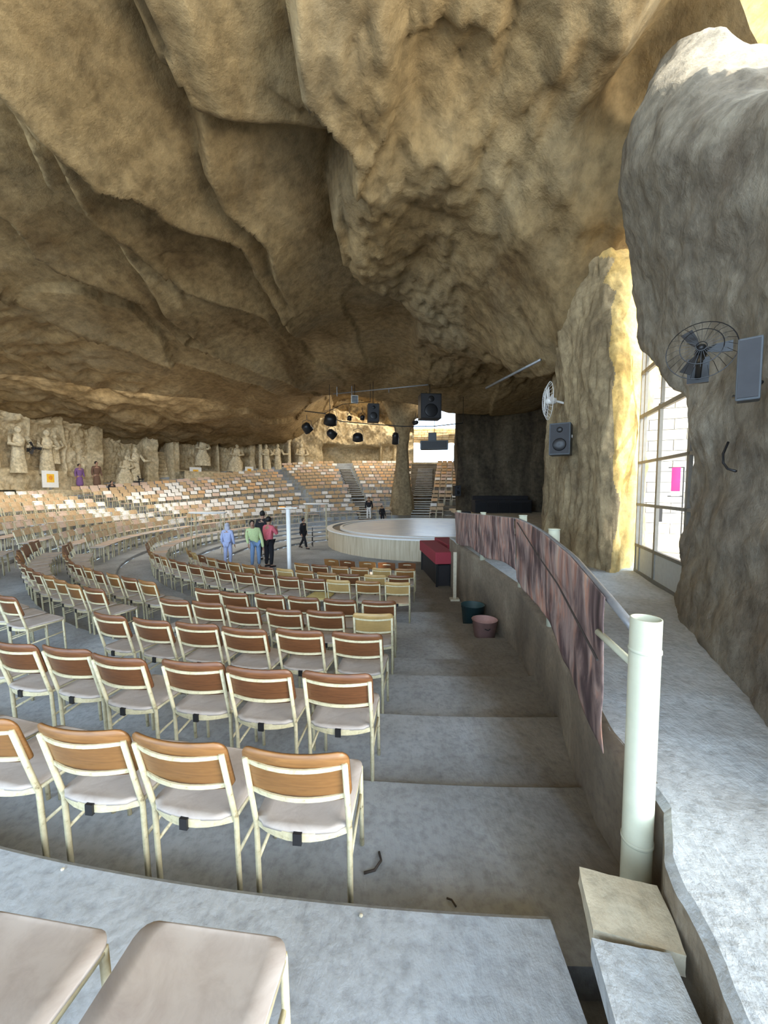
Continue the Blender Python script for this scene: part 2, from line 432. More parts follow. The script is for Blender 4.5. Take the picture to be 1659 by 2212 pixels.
# ------------------------------------------------------------------ ceiling
def base_ceiling(x, y):
    x = np.asarray(x, float); y = np.asarray(y, float)
    z = 6.8 - 0.07*np.clip(y, -8, 22) + 0.40*np.clip(y-23, 0, 8)*sstep(-9, -3, x)
    z = z - 0.125*np.clip(-x-8, 0, 20) - 0.06*np.clip(y-22, 0, 12)*sstep(-3, -9, x)
    k = 1.0 - 0.7*sstep(10, 17, y)
    z = z - k*0.62*np.clip(x-0.5, 0, 3.3)
    z = z - 1.25*np.exp(-((x-3.7)/1.0)**2)*sstep(6.5, 7.6, y)*(1-sstep(9.5, 12.5, y))
    return z
def hit_ceiling(px, py):
    r = ray(px, py); t = np.linspace(1, 45, 1500)
    d = r[2]*t - base_ceiling(r[0]*t, r[1]*t)
    i = np.argmax(d > 0) if (d > 0).any() else -1
    return r[0]*t[i], r[1]*t[i]
CREASES = [  # photo polylines, drop, fall-off width
    ([(0, 20), (60, 150), (120, 260), (190, 350), (330, 500), (400, 560), (560, 640)], 0.55, 1.3),
    ([(45, 0), (180, 190), (280, 260), (360, 340), (500, 440), (540, 500), (600, 610)], 0.75, 1.6),
    ([(330, 0), (405, 100), (415, 240), (470, 330), (560, 430)], 0.40, 1.5),
    ([(405, 95), (480, 140), (560, 180), (650, 232), (735, 282)], 0.42, 1.3),
    ([(640, 0), (745, 180), (735, 290), (705, 390), (730, 480), (900, 640)], 0.60, 3.5),
    ([(0, 400), (60, 480), (130, 520), (300, 600), (345, 650), (390, 690), (500, 740), (640, 810)], 0.85, 1.7),
    ([(0, 610), (120, 680), (250, 720), (420, 770), (560, 815)], 0.5, 1.4),
    ([(0, 180), (90, 330), (200, 430), (300, 540), (350, 610)], 0.35, 1.2),
]
CW = []
for pts, h, wd in CREASES:
    q = np.array([hit_ceiling(*p) for p in pts]); q = q[np.argsort(q[:, 1])]
    CW.append((q[:, 1], q[:, 0], h, wd))
def facets(x, y, sx, sy, seed):
    wx = x + 0.5*fbm(x*0.4, y*0.4, 0, seed+5, 3); wy = y + 0.9*fbm(x*0.4, y*0.3, 7, seed+6, 3)
    u, v = wx/sx, wy/sy; iu, iv = np.floor(u).astype(np.int64), np.floor(v).astype(np.int64)
    best = np.full(x.shape, 1e9); out = np.zeros(x.shape)
    for a in (-1, 0, 1):
        for b in (-1, 0, 1):
            cu = iu+a+0.5+0.42*_h(iu+a, iv+b, 1, seed); cv = iv+b+0.5+0.42*_h(iu+a, iv+b, 2, seed)
            d = (u-cu)**2+(v-cv)**2
            val = 0.55*_h(iu+a, iv+b, 3, seed) + 0.75*_h(iu+a, iv+b, 4, seed)*(u-cu) + 0.75*_h(iu+a, iv+b, 5, seed)*(v-cv)
            m = d < best; best = np.where(m, d, best); out = np.where(m, val, out)
    return out
def ceiling_z(x, y):
    z = base_ceiling(x, y)
    for ys, xs, h, wd in CW:
        c = np.interp(y, ys, xs) + 0.10*fbm(x*0+3, y*0.9, 0, 31, 3)
        t = x - c
        fade = sstep(ys[0]-3.0, ys[0]-0.5, y)*(1-sstep(ys[-1], ys[-1]+4.0, y))
        sl = np.gradient(np.interp(np.linspace(ys[0], ys[-1], 50), ys, xs), (ys[-1]-ys[0])/49.0); st_ = abs(float(np.mean(sl)))
        if st_ > 0.9: t = t/math.sqrt(1+st_*st_); 
        z = z - 1.25*fade*h*sstep(0.0, 0.14 if st_ < 0.9 else 0.35, t)*np.exp(-np.clip(t, 0, None)/wd) + 0.50*fade*h*np.exp(np.clip(t, None, 0)/0.45)*(t < 0.02)
    cr_y, cr_x = CW[4][0], CW[4][1]
    c = np.interp(y, cr_y, cr_x)
    roughm = sstep(-0.2, 0.5, x-c)*(1-sstep(16, 20, y))
    left = sstep(-9, -13, x)
    z = z + 0.22*facets(x, y, 2.6, 6.0, 41)*(1-0.7*roughm) + 0.05*facets(x, y, 0.9, 1.8, 52)*(0.4+0.4*roughm+left)
    z = z + 0.30*fbm(x*0.22, y*0.10, 0, 1, 3) + 0.035*fbm(x*0.9, y*0.5, 0, 2, 4)
    z = z + roughm*(0.13*fbm(x*1.9, y*0.9, 0, 11, 5, 0.6) - 0.20*np.exp(-((x-c-1.2)/1.0)**2))
    z = z + left*0.28*fbm(x*0.8, y*0.8, 0, 21, 5, 0.6)
    # dark crevice where the ceiling meets the right hand rock
    z = z + 1.3*np.exp(-((x-3.35)/0.55)**2)*sstep(3.0, 4.2, y)*(1-sstep(5.4, 6.3, y))
    return z
xs = np.concatenate([np.arange(-27, -9, 0.16), np.arange(-9, 7.2, 0.07), np.arange(7.2, 13, 0.3)])
ys = np.concatenate([np.arange(-8, 2.5, 0.3), np.arange(2.5, 14, 0.075), np.arange(14, 38, 0.16)])
X, Y = np.meshgrid(xs, ys, indexing='ij'); Z = ceiling_z(X, Y)
edge_x = 3.55 + 0.25*fbm(Y*0+1, Y*1.1, 0, 77, 3)
mask = (X < edge_x) | (Y > 4.3) | (Y < 2.9)  # unseen roof carried on to the right to block the sun
mask &= ~((Y > 2.9) & (Y < 4.3) & (X > 3.30 + 0.2*noise3(Y*2, 0, 0, 5)))
mask &= ~((Y > 4.3) & (Y < 6.4) & (X > 4.5))
mask &= (X < 7.2) | (Y > 7.5)
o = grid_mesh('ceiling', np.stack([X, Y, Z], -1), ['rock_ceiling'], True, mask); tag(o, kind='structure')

# ------------------------------------------------------------------ far + left cave wall
def ring_r(psi):
    a = psi
    return 21.8 + 1.2*np.exp(-((a-185)/35.0)**2) + 0.5*np.sin(np.radians(a*3))
def psi_of_px(px):
    r = ray(px, 1056); t = np.linspace(5, 60, 3000); x = r[0]*t; y = r[1]*t
    d = np.hypot(x-CX, y-CY); ps = np.degrees(np.arctan2(CX-x, CY-y)) % 360
    i = np.where((d > ring_r(ps)) & (y > 8))[0][0]
    return ps[i]
# (px0, px1, py_top, py_bottom, recess)
def wall_depth_at(px):
    p = psi_of_px(px); q = pol(float(ring_r(p)), p); return q.y
NICHES = [(8, 66, 908, 1010, 0.45), (72, 140, 915, 1015, 0.45), (150, 208, 920, 1030, 0.25), (232, 318, 925, 1045, 0.9), (346, 371, 925, 1040, 1.4),
          (392, 470, 935, 1015, 0.8), (478, 540, 945, 1020, 0.5), (556, 576, 950, 1010, 0.6), (574, 622, 955, 1010, 0.8), (628, 640, 955, 1012, 0.8), (700, 822, 962, 1003, 1.3),
          (660, 745, 872, 905, 0.5), (755, 800, 875, 915, 0.6), (826, 850, 960, 1005, 0.7)]
NW = []
for a, b, t, bt, dep in NICHES:
    pa, pb = psi_of_px(a), psi_of_px(b); D = wall_depth_at((a+b)/2)
    zt = atY((a+b)/2, t, D)[2]; zb = atY((a+b)/2, bt, D)[2]
    NW.append((min(pa, pb), max(pa, pb), zb, zt, dep))
OPEN = (psi_of_px(893), psi_of_px(1003)); OPZ = (atY(940, 999, wall_depth_at(940))[2], atY(940, 890, wall_depth_at(940))[2])
pp = np.arange(55, 215, 0.17); zz = np.arange(-1.6, 10.5, 0.085)
PP, ZZ = np.meshgrid(pp, zz, indexing='ij')
jit = 0.35*fbm(PP*0.5, ZZ*1.1, 0, 91, 3)
R = ring_r(PP) - 0.16*np.clip(ZZ-4.2, 0, 8)**1.2 - 0.35*np.clip(-0.3-ZZ, 0, 3)*0
R = R + 0.22*fbm(PP*0.25, ZZ*0.4, 0, 61, 3) + 0.05*fbm(PP*1.3, ZZ*1.6, 0, 62, 4, 0.6)
R = R - 0.45*sstep(3.6, 4.1, ZZ+jit)*(1-0.0*PP)*fbm(PP*0.5, ZZ*0.8, 0, 63, 4, 0.6)
for pa, pb, zb, zt, dep in NW:
    e = 0.25
    mk = sstep(pa-e, pa+e, PP+0.4*jit)*(1-sstep(pb-e, pb+e, PP+0.4*jit))*sstep(zb-0.08, zb+0.08, ZZ)*(1-sstep(zt-0.12, zt+0.12, ZZ+0.3*jit))
    R = R + 1.7*dep*mk
    rel = 1-np.exp(-((PP-(pa+pb)/2)/((pb-pa)*0.35))**2)
    if dep < 1.3: R = R - mk*0.22*np.abs(fbm(PP*1.6, ZZ*2.6, 0, 99, 4, 0.6))
a = np.radians(PP)
W3 = np.stack([CX-R*np.sin(a), CY-R*np.cos(a), ZZ], -1)
mk = ~((PP > min(OPEN)) & (PP < max(OPEN)) & (ZZ > OPZ[0]) & (ZZ < OPZ[1]+1.6*np.cos((PP-(OPEN[0]+OPEN[1])/2)/6.0)-1.6))
o = grid_mesh('wall_far', W3, ['rock_wall'], True, mk, flip=True); tag(o, kind='structure')

# ------------------------------------------------------------------ right hand rock: near mass, pillar mass, dark recess
near_ctrl = [  # columns near -> far ; rows bottom -> top
    [(3.6, 0.5, -1.5), (3.7, 0.6, 0), (3.8, 0.7, 1.2), (3.9, 0.9, 2.3), (4.0, 1.1, 3.3), (4.4, 1.2, 4.5)],
    [(2.05, 1.1, -1.5), (2.15, 1.1, 0), (2.3, 1.2, 1.2), (2.45, 1.3, 2.1), (2.9, 1.5, 2.5), (3.7, 1.6, 2.7)],
    [(2.05, 1.7, -1.5), (2.15, 1.7, 0), (2.3, 1.8, 1.2), (2.45, 1.9, 2.1), (2.85, 2.1, 2.6), (3.7, 2.1, 2.8)],
    [(2.35, 2.5, -1.5), (2.5, 2.5, 0), (2.6, 2.6, 1.2), (2.65, 2.8, 2.2), (2.85, 3.1, 2.95), (3.7, 3.2, 3.2)],
    [(2.98, 3.75, -1.5), (3.0, 3.6, 0), (3.05, 3.7, 1.1), (2.95, 3.9, 2.4), (2.75, 4.1, 3.6), (3.3, 4.4, 4.9)],
    [(3.28, 4.25, -1.5), (3.27, 4.08, 0), (3.2, 4.1, 0.9), (3.35, 4.8, 2.1), (2.95, 5.1, 4.0), (3.4, 5.3, 5.0)],
    [(3.44, 4.42, -1.5), (3.42, 4.26, 0), (3.36, 4.28, 0.9), (3.68, 5.62, 2.1), (3.70, 5.75, 3.7), (3.9, 5.9, 4.9)],
    [(3.75, 4.50, -1.5), (3.85, 4.3, 0), (3.9, 4.3, 0.9), (4.2, 5.2, 2.3), (4.3, 5.5, 3.7), (4.5, 5.6, 4.9)],
]
P = patch(near_ctrl, 170, 150); P = displace(P, 0.06, 1.6, 5, 5, 0.55)
o = grid_mesh('wall_right', P, ['rock_grey'], True); tag(o, kind='structure')
pil_ctrl = [
    [(5.2, 7.6, -1.5), (5.2, 7.6, 0.4), (5.3, 7.8, 1.8), (5.6, 7.9, 3.2), (5.7, 8.0, 4.6), (5.8, 8.2, 6.5)],
    [(4.0, 6.20, -1.5), (4.0, 6.2, 0.4), (4.05, 6.25, 1.8), (4.25, 6.6, 3.2), (4.4, 6.9, 4.4), (4.7, 7.4, 6.2)],
    [(3.50, 5.90, -1.5), (3.50, 5.9, 0.4), (3.45, 6.0, 1.8), (3.55, 6.35, 3.0), (3.6, 6.7, 4.1), (4.0, 7.2, 6.0)],
    [(3.42, 6.7, -1.5), (3.45, 6.7, 0.4), (3.45, 6.8, 1.8), (3.4, 6.9, 3.0), (3.45, 7.2, 3.8), (3.6, 7.6, 5.2)],
    [(3.55, 7.6, -1.5), (3.6, 7.6, 0.4), (3.65, 7.8, 1.8), (3.5, 7.9, 3.0), (3.4, 8.0, 4.0), (3.4, 8.2, 5.2)],
    [(3.75, 8.7, -1.5), (3.85, 8.8, 0.4), (4.0, 8.9, 1.8), (3.9, 9.0, 3.0), (3.7, 9.0, 4.2), (3.6, 9.0, 5.2)],
    [(4.05, 9.7, -2.6), (4.1, 9.8, 0.4), (4.25, 9.9, 1.8), (4.3, 9.9, 3.0), (4.2, 9.9, 4.2), (4.2, 9.9, 5.2)],
    [(5.4, 10.6, -2.6), (5.4, 10.6, 0.4), (5.5, 10.6, 1.8), (5.5, 10.6, 3.0), (5.5, 10.6, 4.2), (5.5, 10.6, 5.4)],
]
P = patch(pil_ctrl, 190, 150); P = displace(P, 0.13, 1.2, 8, 5, 0.55, (1.5, 1.5, 0.45))
o = grid_mesh('wall_right', P, ['rock_pillar', 'rock_ochre_lit'], True); tag(o, kind='structure')
ncol = P.shape[1]-1; brd = 48+6*noise3(np.arange(ncol)*0.12, 0, 0, 3)
for pg in o.data.polygons:
    if pg.index//ncol < brd[pg.index % ncol]: pg.material_index = 1  # jamb strip beside the gate: daylight put into its orange colour
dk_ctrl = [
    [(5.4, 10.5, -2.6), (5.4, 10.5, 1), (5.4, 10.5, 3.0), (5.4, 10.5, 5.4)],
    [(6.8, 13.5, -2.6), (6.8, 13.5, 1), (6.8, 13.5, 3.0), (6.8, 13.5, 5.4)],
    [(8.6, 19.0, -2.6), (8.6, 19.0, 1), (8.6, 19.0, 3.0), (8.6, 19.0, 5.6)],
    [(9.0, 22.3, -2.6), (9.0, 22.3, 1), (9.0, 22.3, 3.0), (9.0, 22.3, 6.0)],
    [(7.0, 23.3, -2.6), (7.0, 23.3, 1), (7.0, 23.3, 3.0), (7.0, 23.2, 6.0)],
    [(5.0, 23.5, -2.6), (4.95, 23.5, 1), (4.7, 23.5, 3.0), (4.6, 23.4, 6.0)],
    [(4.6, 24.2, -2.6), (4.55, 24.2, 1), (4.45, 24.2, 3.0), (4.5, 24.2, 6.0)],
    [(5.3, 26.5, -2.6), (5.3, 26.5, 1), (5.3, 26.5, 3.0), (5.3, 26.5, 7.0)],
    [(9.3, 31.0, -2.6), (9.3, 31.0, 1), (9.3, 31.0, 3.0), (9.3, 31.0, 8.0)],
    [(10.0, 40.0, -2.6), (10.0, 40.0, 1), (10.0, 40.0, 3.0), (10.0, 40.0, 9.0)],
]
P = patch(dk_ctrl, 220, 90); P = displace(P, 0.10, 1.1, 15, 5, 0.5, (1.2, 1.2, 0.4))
o = grid_mesh('wall_stage_recess', P, ['rock_shaded'], True); tag(o, kind='structure')

# ------------------------------------------------------------------ walkway, parapet, kerb slabs
WK = [(-8, 0.75), (0.0, 0.80), (0.87, 0.87), (1.29, 1.0), (1.5, 1.15), (2.0, 1.18), (3.2, 1.5), (5.05, 1.80), (9.0, 1.76), (10.6, 1.76)]
def wk(y): return float(np.interp(y, [p[0] for p in WK], [p[1] for p in WK]))
yy = np.concatenate([np.arange(-8, 0.4, 0.4), np.arange(0.4, 3.2, 0.025), np.arange(3.2, 10.4, 0.1)])
Wv = []
for y in yy:
    e = 0.010*float(fbm(y*7, 0, 0, 44, 3)); x0 = wk(y)+e
    row = [(x0, y, -2.9), (x0+0.005*float(noise3(y*9, 2, 0, 4)), y, -1.9), (x0, y, -1.325+0.3*e), (x0+0.03, y, -1.30+0.3*e)]
    far = 4.4
    for k in range(1, 25):
        x = x0+0.03+(far-x0)*k/24.0
        row.append((x, y, -1.30+0.010*float(fbm(x*2.5, y*2.5, 0, 12, 3))))
    Wv.append(row)
o = grid_mesh('floor_walkway', np.array(Wv), ['walkway', 'parapet'], False, flip=True); tag(o, kind='structure')
for pg in o.data.polygons:
    if pg.index % (len(Wv[0])-1) < 2: pg.material_index = 1  # side faces darker: shade of the walkway edge put into the colour
# parapet face toward the aisle (plaster, its shade put into the dark brown)
Pv = []
for y in np.arange(1.62, 13.2, 0.06):
    x = wk(min(y, 9.0)) - 0.03 + (0.35*(y-9.0) if y > 9 else 0)
    Pv.append([(x+0.01*float(fbm(y*2, z*3, 0, 70, 3)), y, z) for z in np.linspace(-2.75, -1.31, 24)] + [(x+0.08, y, -1.295)])
o = grid_mesh('wall_aisle', np.array(Pv), ['parapet'], True); tag(o, kind='structure')
k1 = thing('kerb_slab', (0.825, 1.225, -1.55), -0.28, 'yellowish worn concrete kerb slab at the foot of the cream pipe post', 'slab')
def slab(dx, dy, dz, mat, seed):
    n, m = 16, 16
    b = bmesh.new(); bmesh.ops.create_cube(b, size=1); bmesh.ops.subdivide_edges(b, edges=b.edges, cuts=9, use_grid_fill=True)
    for v in b.verts:
        v.co = Vector((v.co.x*dx, v.co.y*dy, v.co.z*dz))
        nn = float(fbm(np.array(v.co.x*9), v.co.y*9, v.co.z*9, seed, 3)); v.co += v.co.normalized()*nn*0.006
    me = bpy.data.meshes.new('slab'); b.to_mesh(me); b.free(); me.materials.append(M[mat]); return me
def meshobj(name, me, parent=None, loc=(0, 0, 0)):
    o = bpy.data.objects.new(name, me); COL.objects.link(o); o.location = loc
    if parent: o.parent = parent
    return o
meshobj('slab_top', slab(0.26, 0.22, 0.07, 'slab', 3), k1, (0, 0, 0.10)); meshobj('slab_base', slab(0.12, 0.16, 0.45, 'parapet', 6), k1, (0.05, 0.02, -0.15))  # dark base: overhang shade put into its colour, likewise on the second slab
k2 = thing('kerb_slab', (0.655, 0.60, -1.55), -0.20, 'pale grey worn kerb slab running toward the camera beside the walkway', 'slab')
meshobj('slab_top', slab(0.22, 1.02, 0.07, 'walkway', 9), k2, (0, 0, 0.115)); meshobj('slab_base', slab(0.12, 0.9, 0.45, 'parapet', 12), k2, (0.04, 0, -0.15))

# ------------------------------------------------------------------ outside
b = mb('sand').box((40, 20, -1.45), (71, 120, 0.2)); o = b.obj('floor_outside_right'); tag(o, kind='structure')
b = mb('sand').box((-10, -40, -1.85), (80, 63, 0.2)); o = b.obj('floor_outside_rear_added'); tag(o, kind='structure')  # unseen sunlit ground, added to bounce light onto the ceiling
# pale block wall seen through the gate
ew = thing('courtyard_wall', (10.6, 10.7, -1.35), math.radians(-27), 'pale stone block wall outside beyond the grey gate', 'wall')
bl = mb('ext_brick').box((0, 0, 0), (0.605, 0.3, 0.297)).mesh('stone_block')
mb('wall_plug').box((0, 0.12, 3.2), (7.6, 0.2, 6.4)).obj('wall_core', ew)
nb = 0
for r_ in range(19):
    for c_ in range(-6, 6):
        x = c_*0.62+(0.31 if r_ % 2 else 0)
        if nb < 230:
            q = bpy.data.objects.new('stone_block', bl); COL.objects.link(q); q.parent = ew; q.location = (x, -0.10+random.uniform(-0.006, 0.006), 0.16+r_*0.31); nb += 1
bp = atY(1460, 1036, 8.0)
o = thing('hanging_banner', (bp[0], 8.0, 0), math.radians(-30), 'narrow magenta banner hanging outside, seen through the gate', 'banner')
mb('magenta').box((0, 0, bp[2]), (0.15, 0.012, 0.50)).obj('cloth', o)
mb('white').box((0, 0, bp[2]-0.29), (0.15, 0.012, 0.10)).obj('white_hem', o)
t = mb('blackmetal').box((0, 0.012, bp[2]+0.25), (0.26, 0.02, 0.02)); t.box((0, 0.012, bp[2]-0.345), (0.26, 0.02, 0.02)); t.tube([(0.13, 0.03, -1.35), (0.13, 0.03, bp[2]+0.26)], 0.012, 6).obj('banner_frame', o)
# sunlit rock seen in the two gaps of the right hand roof
sr = [[(4.9+0.0*i, 2.0+i*2.0, z) for z in (-1.4, 1.5, 4, 7, 10)] for i in range(2)]
c2 = [[(8.6, 4.2, 3.0), (8.2, 4.4, 7), (8.0, 4.6, 11)], [(7.4, 5.2, 3.0), (7.2, 5.4, 7), (7.2, 5.6, 11)], [(6.6, 7, 3.2), (6.4, 7.2, 7), (6.4, 7.5, 11)], [(5.4, 8.8, 3.2), (5.3, 9, 7), (5.3, 9.2, 11)]]
P = displace(patch(c2, 60, 60), 0.25, 0.7, 23)
o = grid_mesh('wall_outside', P, ['rock_ochre_lit'], True); tag(o, kind='structure')

# far opening: stone band with arches, sky around it
fa = thing('arched_stone_facade', (0, 0, 0), 0, 'orange stone facade with white arches beyond the far opening', 'building')
def far_pt(px, py, y=40.0): return atY(px, py, y)
n_b = 0
blocks = {}
D0 = 40.0
x0, x1 = far_pt(880, 940, D0)[0], far_pt(1012, 940, D0)[0]
z1, z0 = far_pt(940, 926, D0)[2], far_pt(940, 955, D0)[2]
rows_ = 6; hh = (z1-z0)/rows_
for r_ in range(rows_):
    x = x0 - (0.3 if r_ % 2 else 0)
    while x < x1:
        wd = random.uniform(0.55, 0.8)
        mb('ext_orange').box((x+wd/2, D0+random.uniform(-0.03, 0.03), z0+hh*(r_+0.5)), (wd-0.03, 0.5, hh-0.03)).obj('stone_block', fa); x += wd
def arch_block(pa, pb, ptop, pbot):
    """spandrel with a round-topped hole"""
    a0 = far_pt(pa, ptop, D0); a1 = far_pt(pb, pbot, D0)
    cx = (a0[0]+a1[0])/2; rr = (a1[0]-a0[0])/2-0.12; zt = a0[2]; zb = a1[2]
    b = mb('ext_orange'); n = 14; vs = []; fs = []
    for k in range(n+1):
        t = PI*k/n; x = cx-rr*math.cos(t); z = zb+min(rr, zt-zb-0.05)*math.sin(t)
        X_ = x if 0 < k < n else (a0[0] if k == 0 else a1[0])
        for yy_ in (D0-0.25, D0+0.25): vs += [(x, yy_, z), (X_, yy_, zt)]
    for k in range(n):
        o_ = k*4; fs += [(o_, o_+1, o_+5, o_+4), (o_+2, o_+6, o_+7, o_+3), (o_, o_+4, o_+6, o_+2)]
    b.add(vs, fs); return b.obj('arch', fa)
for pa, pb in ((880, 918), (918, 962), (960, 990), (988, 1012)): arch_block(pa, pb, 955, 966)
for px in (876, 1010): 
    q = far_pt(px, 985, D0); mb('ext_orange').box((q[0], D0, q[2]-0.2), (0.5, 0.5, 3.2)).obj('pier', fa)
q0, q1 = far_pt(880, 999, D0), far_pt(1010, 1010, D0)
for k in range(8):
    xx = q0[0]+(q1[0]-q0[0])*(k+0.5)/8
    mb('wall_plug').box((xx, D0, q0[2]-1.2), ((q1[0]-q0[0])/8-0.03, 0.5, 2.4)).obj('plinth_block', fa)

# ------------------------------------------------------------------ gate
g0 = Vector((3.97, 6.02, -1.30)); gdir = Vector((-0.297, -0.955, 0)).normalized(); grz = math.atan2(gdir.y, gdir.x)
gate = thing('metal_gate', g0, grz, 'tall grey metal gate with pale lower panels at the walkway side', 'gate')
def gbar(x0, z0, x1, z1, r=0.022, name='bar', mat='gatepaint'):
    q = mb(mat); L = math.hypot(x1-x0, z1-z0)
    if abs(x1-x0) > abs(z1-z0): q.box(((x0+x1)/2, 0, (z0+z1)/2), (L, 0.04, r*2))
    else: q.box(((x0+x1)/2, 0, (z0+z1)/2), (r*2, 0.04, L))
    return q.obj(name, gate)
for x, zt in ((0.03, 3.55), (0.20, 3.55), (2.9, 3.4)): gbar(x, 0, x, zt, 0.018, 'frame_upright')
gbar(0.80, 0, 0.80, 2.45, 0.032, 'mullion'); gbar(0.84, 2.45, 0.84, 3.45, 0.014, 'mullion'); gbar(1.72, 0, 1.72, 3.45, 0.032, 'mullion')
for z in (1.06, 1.70, 2.40, 3.06): gbar(0.0, z, 2.9, z, 0.02 if z < 2.2 else 0.03, 'crossbar')
gbar(0, 0.43, 2.9, 0.43, 0.022, 'crossbar'); gbar(0, 0.02, 2.9, 0.02, 0.03, 'bottom_rail')
for x0_, x1_ in ((0.05, 0.18), (0.23, 0.77), (0.84, 1.69), (1.76, 2.88)):
    mb('gatepanel').box(((x0_+x1_)/2, 0, 0.225), (x1_-x0_-0.01, 0.02, 0.36)).obj('lower_panel', gate)
mb('blackmetal').box((0.77, 0.04, 0.95), (0.05, 0.06, 0.20)).obj('lock', gate)

# ------------------------------------------------------------------ railing, post, banners
RL = [(1.06, 1.58, -0.60), (1.08, 1.80, -0.53), (1.30, 2.6, -0.47), (1.53, 3.6, -0.43), (1.66, 4.3, -0.41), (1.76, 5.05, -0.40), (1.74, 7.0, -0.48), (1.69, 9.0, -0.56)]
def rl(y): return Vector((float(np.interp(y, [p[1] for p in RL], [p[0] for p in RL])), y, float(np.interp(y, [p[1] for p in RL], [p[2] for p in RL]))))
rail = thing('railing', (0, 0, 0), 0, 'cream pipe railing along the walkway edge that carries the printed banners', 'railing')
mb('greymetal').tube([rl(y)+Vector((0.0, 0, 0.0)) for y in np.linspace(1.58, 9.0, 40)], 0.020, 10).obj('handrail', rail, True)
for y in (3.6, 5.05, 7.0, 9.0):
    p = rl(y); mb('post').tube([(p.x+0.07, y, -1.31), (p.x+0.07, y, p.z+0.05)], 0.050, 14).lathe([(0.054, -0.01), (0.054, 0.0), (0.03, 0.004)], 14, Matrix.Translation((p.x+0.07, y, p.z+0.055))).obj('rail_post', rail, True)
mb('post').tube([(1.07, 1.55, -0.76), (1.05, 1.85, -0.70)], 0.017, 8).obj('mid_rail', rail, True)
pt = thing('pipe_post', (1.058, 1.524, -1.81), 0, 'thick cream pipe post with open top beside the walkway, nearest the camera', 'post')
b = mb('post'); b.lathe([(0.056, 0), (0.056, 1.29), (0.050, 1.29), (0.050, 1.20)], 32, cap=False)
b.obj('pipe', pt, True)
for z in (0.35, 1.16): mb('post').lathe([(0.057, z-0.008), (0.0595, z-0.006), (0.0595, z+0.006), (0.057, z+0.008)], 32, cap=False).obj('weld_ring', pt, True)
mb('blackmetal').lathe([(0.0, 1.19), (0.050, 1.19)], 32, cap=False).obj('pipe_mouth', pt)

def banner(ya, yb, hgt, label, seed, u0, sag=0.05):
    n, m = 140, 40; P = np.zeros((n, m, 3))
    for i, y in enumerate(np.linspace(ya, yb, n)):
        p = rl(y)
        for j, k in enumerate(np.linspace(0, 1, m)):
            fold = 0.013*float(fbm(y*2.5+k*0.8, k*1.5, 0, seed, 3))*(0.3+k)
            P[i, j] = (p.x-0.035+fold+0.03*k, y+0.01*math.sin(9*k), p.z+0.015-hgt*k*(1+0.05*math.sin(y*3.1)) )
    o = grid_mesh('banner', P, ['banner'], True, uv=((yb-ya)+u0, hgt))
    s = o.modifiers.new('solidify', 'SOLIDIFY'); s.thickness = 0.003
    tag(o, label, 'banner', 'printed banners on the railing'); return o
banner(1.80, 5.03, 0.80, 'dusty pink and purple printed banner on the railing nearest the camera', 3, 0.0)
banner(5.08, 9.0, 0.70, 'dusty brown printed banner on the railing beside the round stage', 8, 5.0)
mb('rope').tube([rl(5.0)+Vector((-0.05, -0.1, -0.03)), rl(3.8)+Vector((-0.06, 0, -0.20)), rl(2.8)+Vector((-0.065, 0, -0.24)), rl(2.1)+Vector((-0.06, 0, -0.28)), rl(1.82)+Vector((-0.05, 0, -0.30))], 0.006, 6).obj('cord')
tag(bpy.data.objects['cord'], 'thin dark cord strung across the face of the nearest banner', 'cord')

# ------------------------------------------------------------------ stage
SX, SY, SR = 2.35, 18.5, 5.0
FZ = -2.62
st = thing('round_stage', (SX, SY, FZ), 0, 'round raised stage with beige side and pale blue top', 'stage')
mb('stage_side').lathe([(SR, 0), (SR, 0.78)], 128, cap=False).obj('side', st, True)
mb('white').lathe([(SR-0.02, 0.76), (SR+0.06, 0.77), (SR+0.06, 0.83), (SR-0.20, 0.84), (SR-0.20, 0.76)], 128, cap=False).obj('rim', st)
mb('blackmetal').lathe([(SR-0.19, 0.765), (SR-0.55, 0.765)], 128, cap=False).obj('dark_groove', st)  # black ring in the groove between the two rims
mb('white').lathe([(SR-0.55, 0.76), (SR-0.55, 0.85), (SR-0.68, 0.86), (SR-0.68, 0.80)], 128, cap=False).obj('inner_rim', st)
mb('stage_top').lathe([(0.01, 0.82), (SR-0.66, 0.82)], 128, cap=False).obj('stage_floor', st)
# red carpeted blocks
def redblock(x, y, rz, L, lab):
    t = thing('carpeted_step', (x, y, -2.60), rz, lab, 'step')
    mb('redcloth').box((0, 0, 0.78), (0.50, L, 0.32)).obj('carpet_cover', t, bevel=0.02)
    for sx in (-0.19, 0.19):
        for sy in (-L/2+0.1, L/2-0.1): mb('blackmetal').box((sx, sy, 0.31), (0.05, 0.05, 0.62)).obj('leg', t)
    mb('darkcloth').box((0, 0, 0.30), (0.36, L-0.25, 0.55)).obj('dark_skirt', t)
redblock(1.50, 11.2, 0.08, 2.4, 'red carpet covered block at the stage side, the left one')
redblock(2.06, 12.3, 0.08, 1.8, 'red carpet covered block between the left red block and the railing')
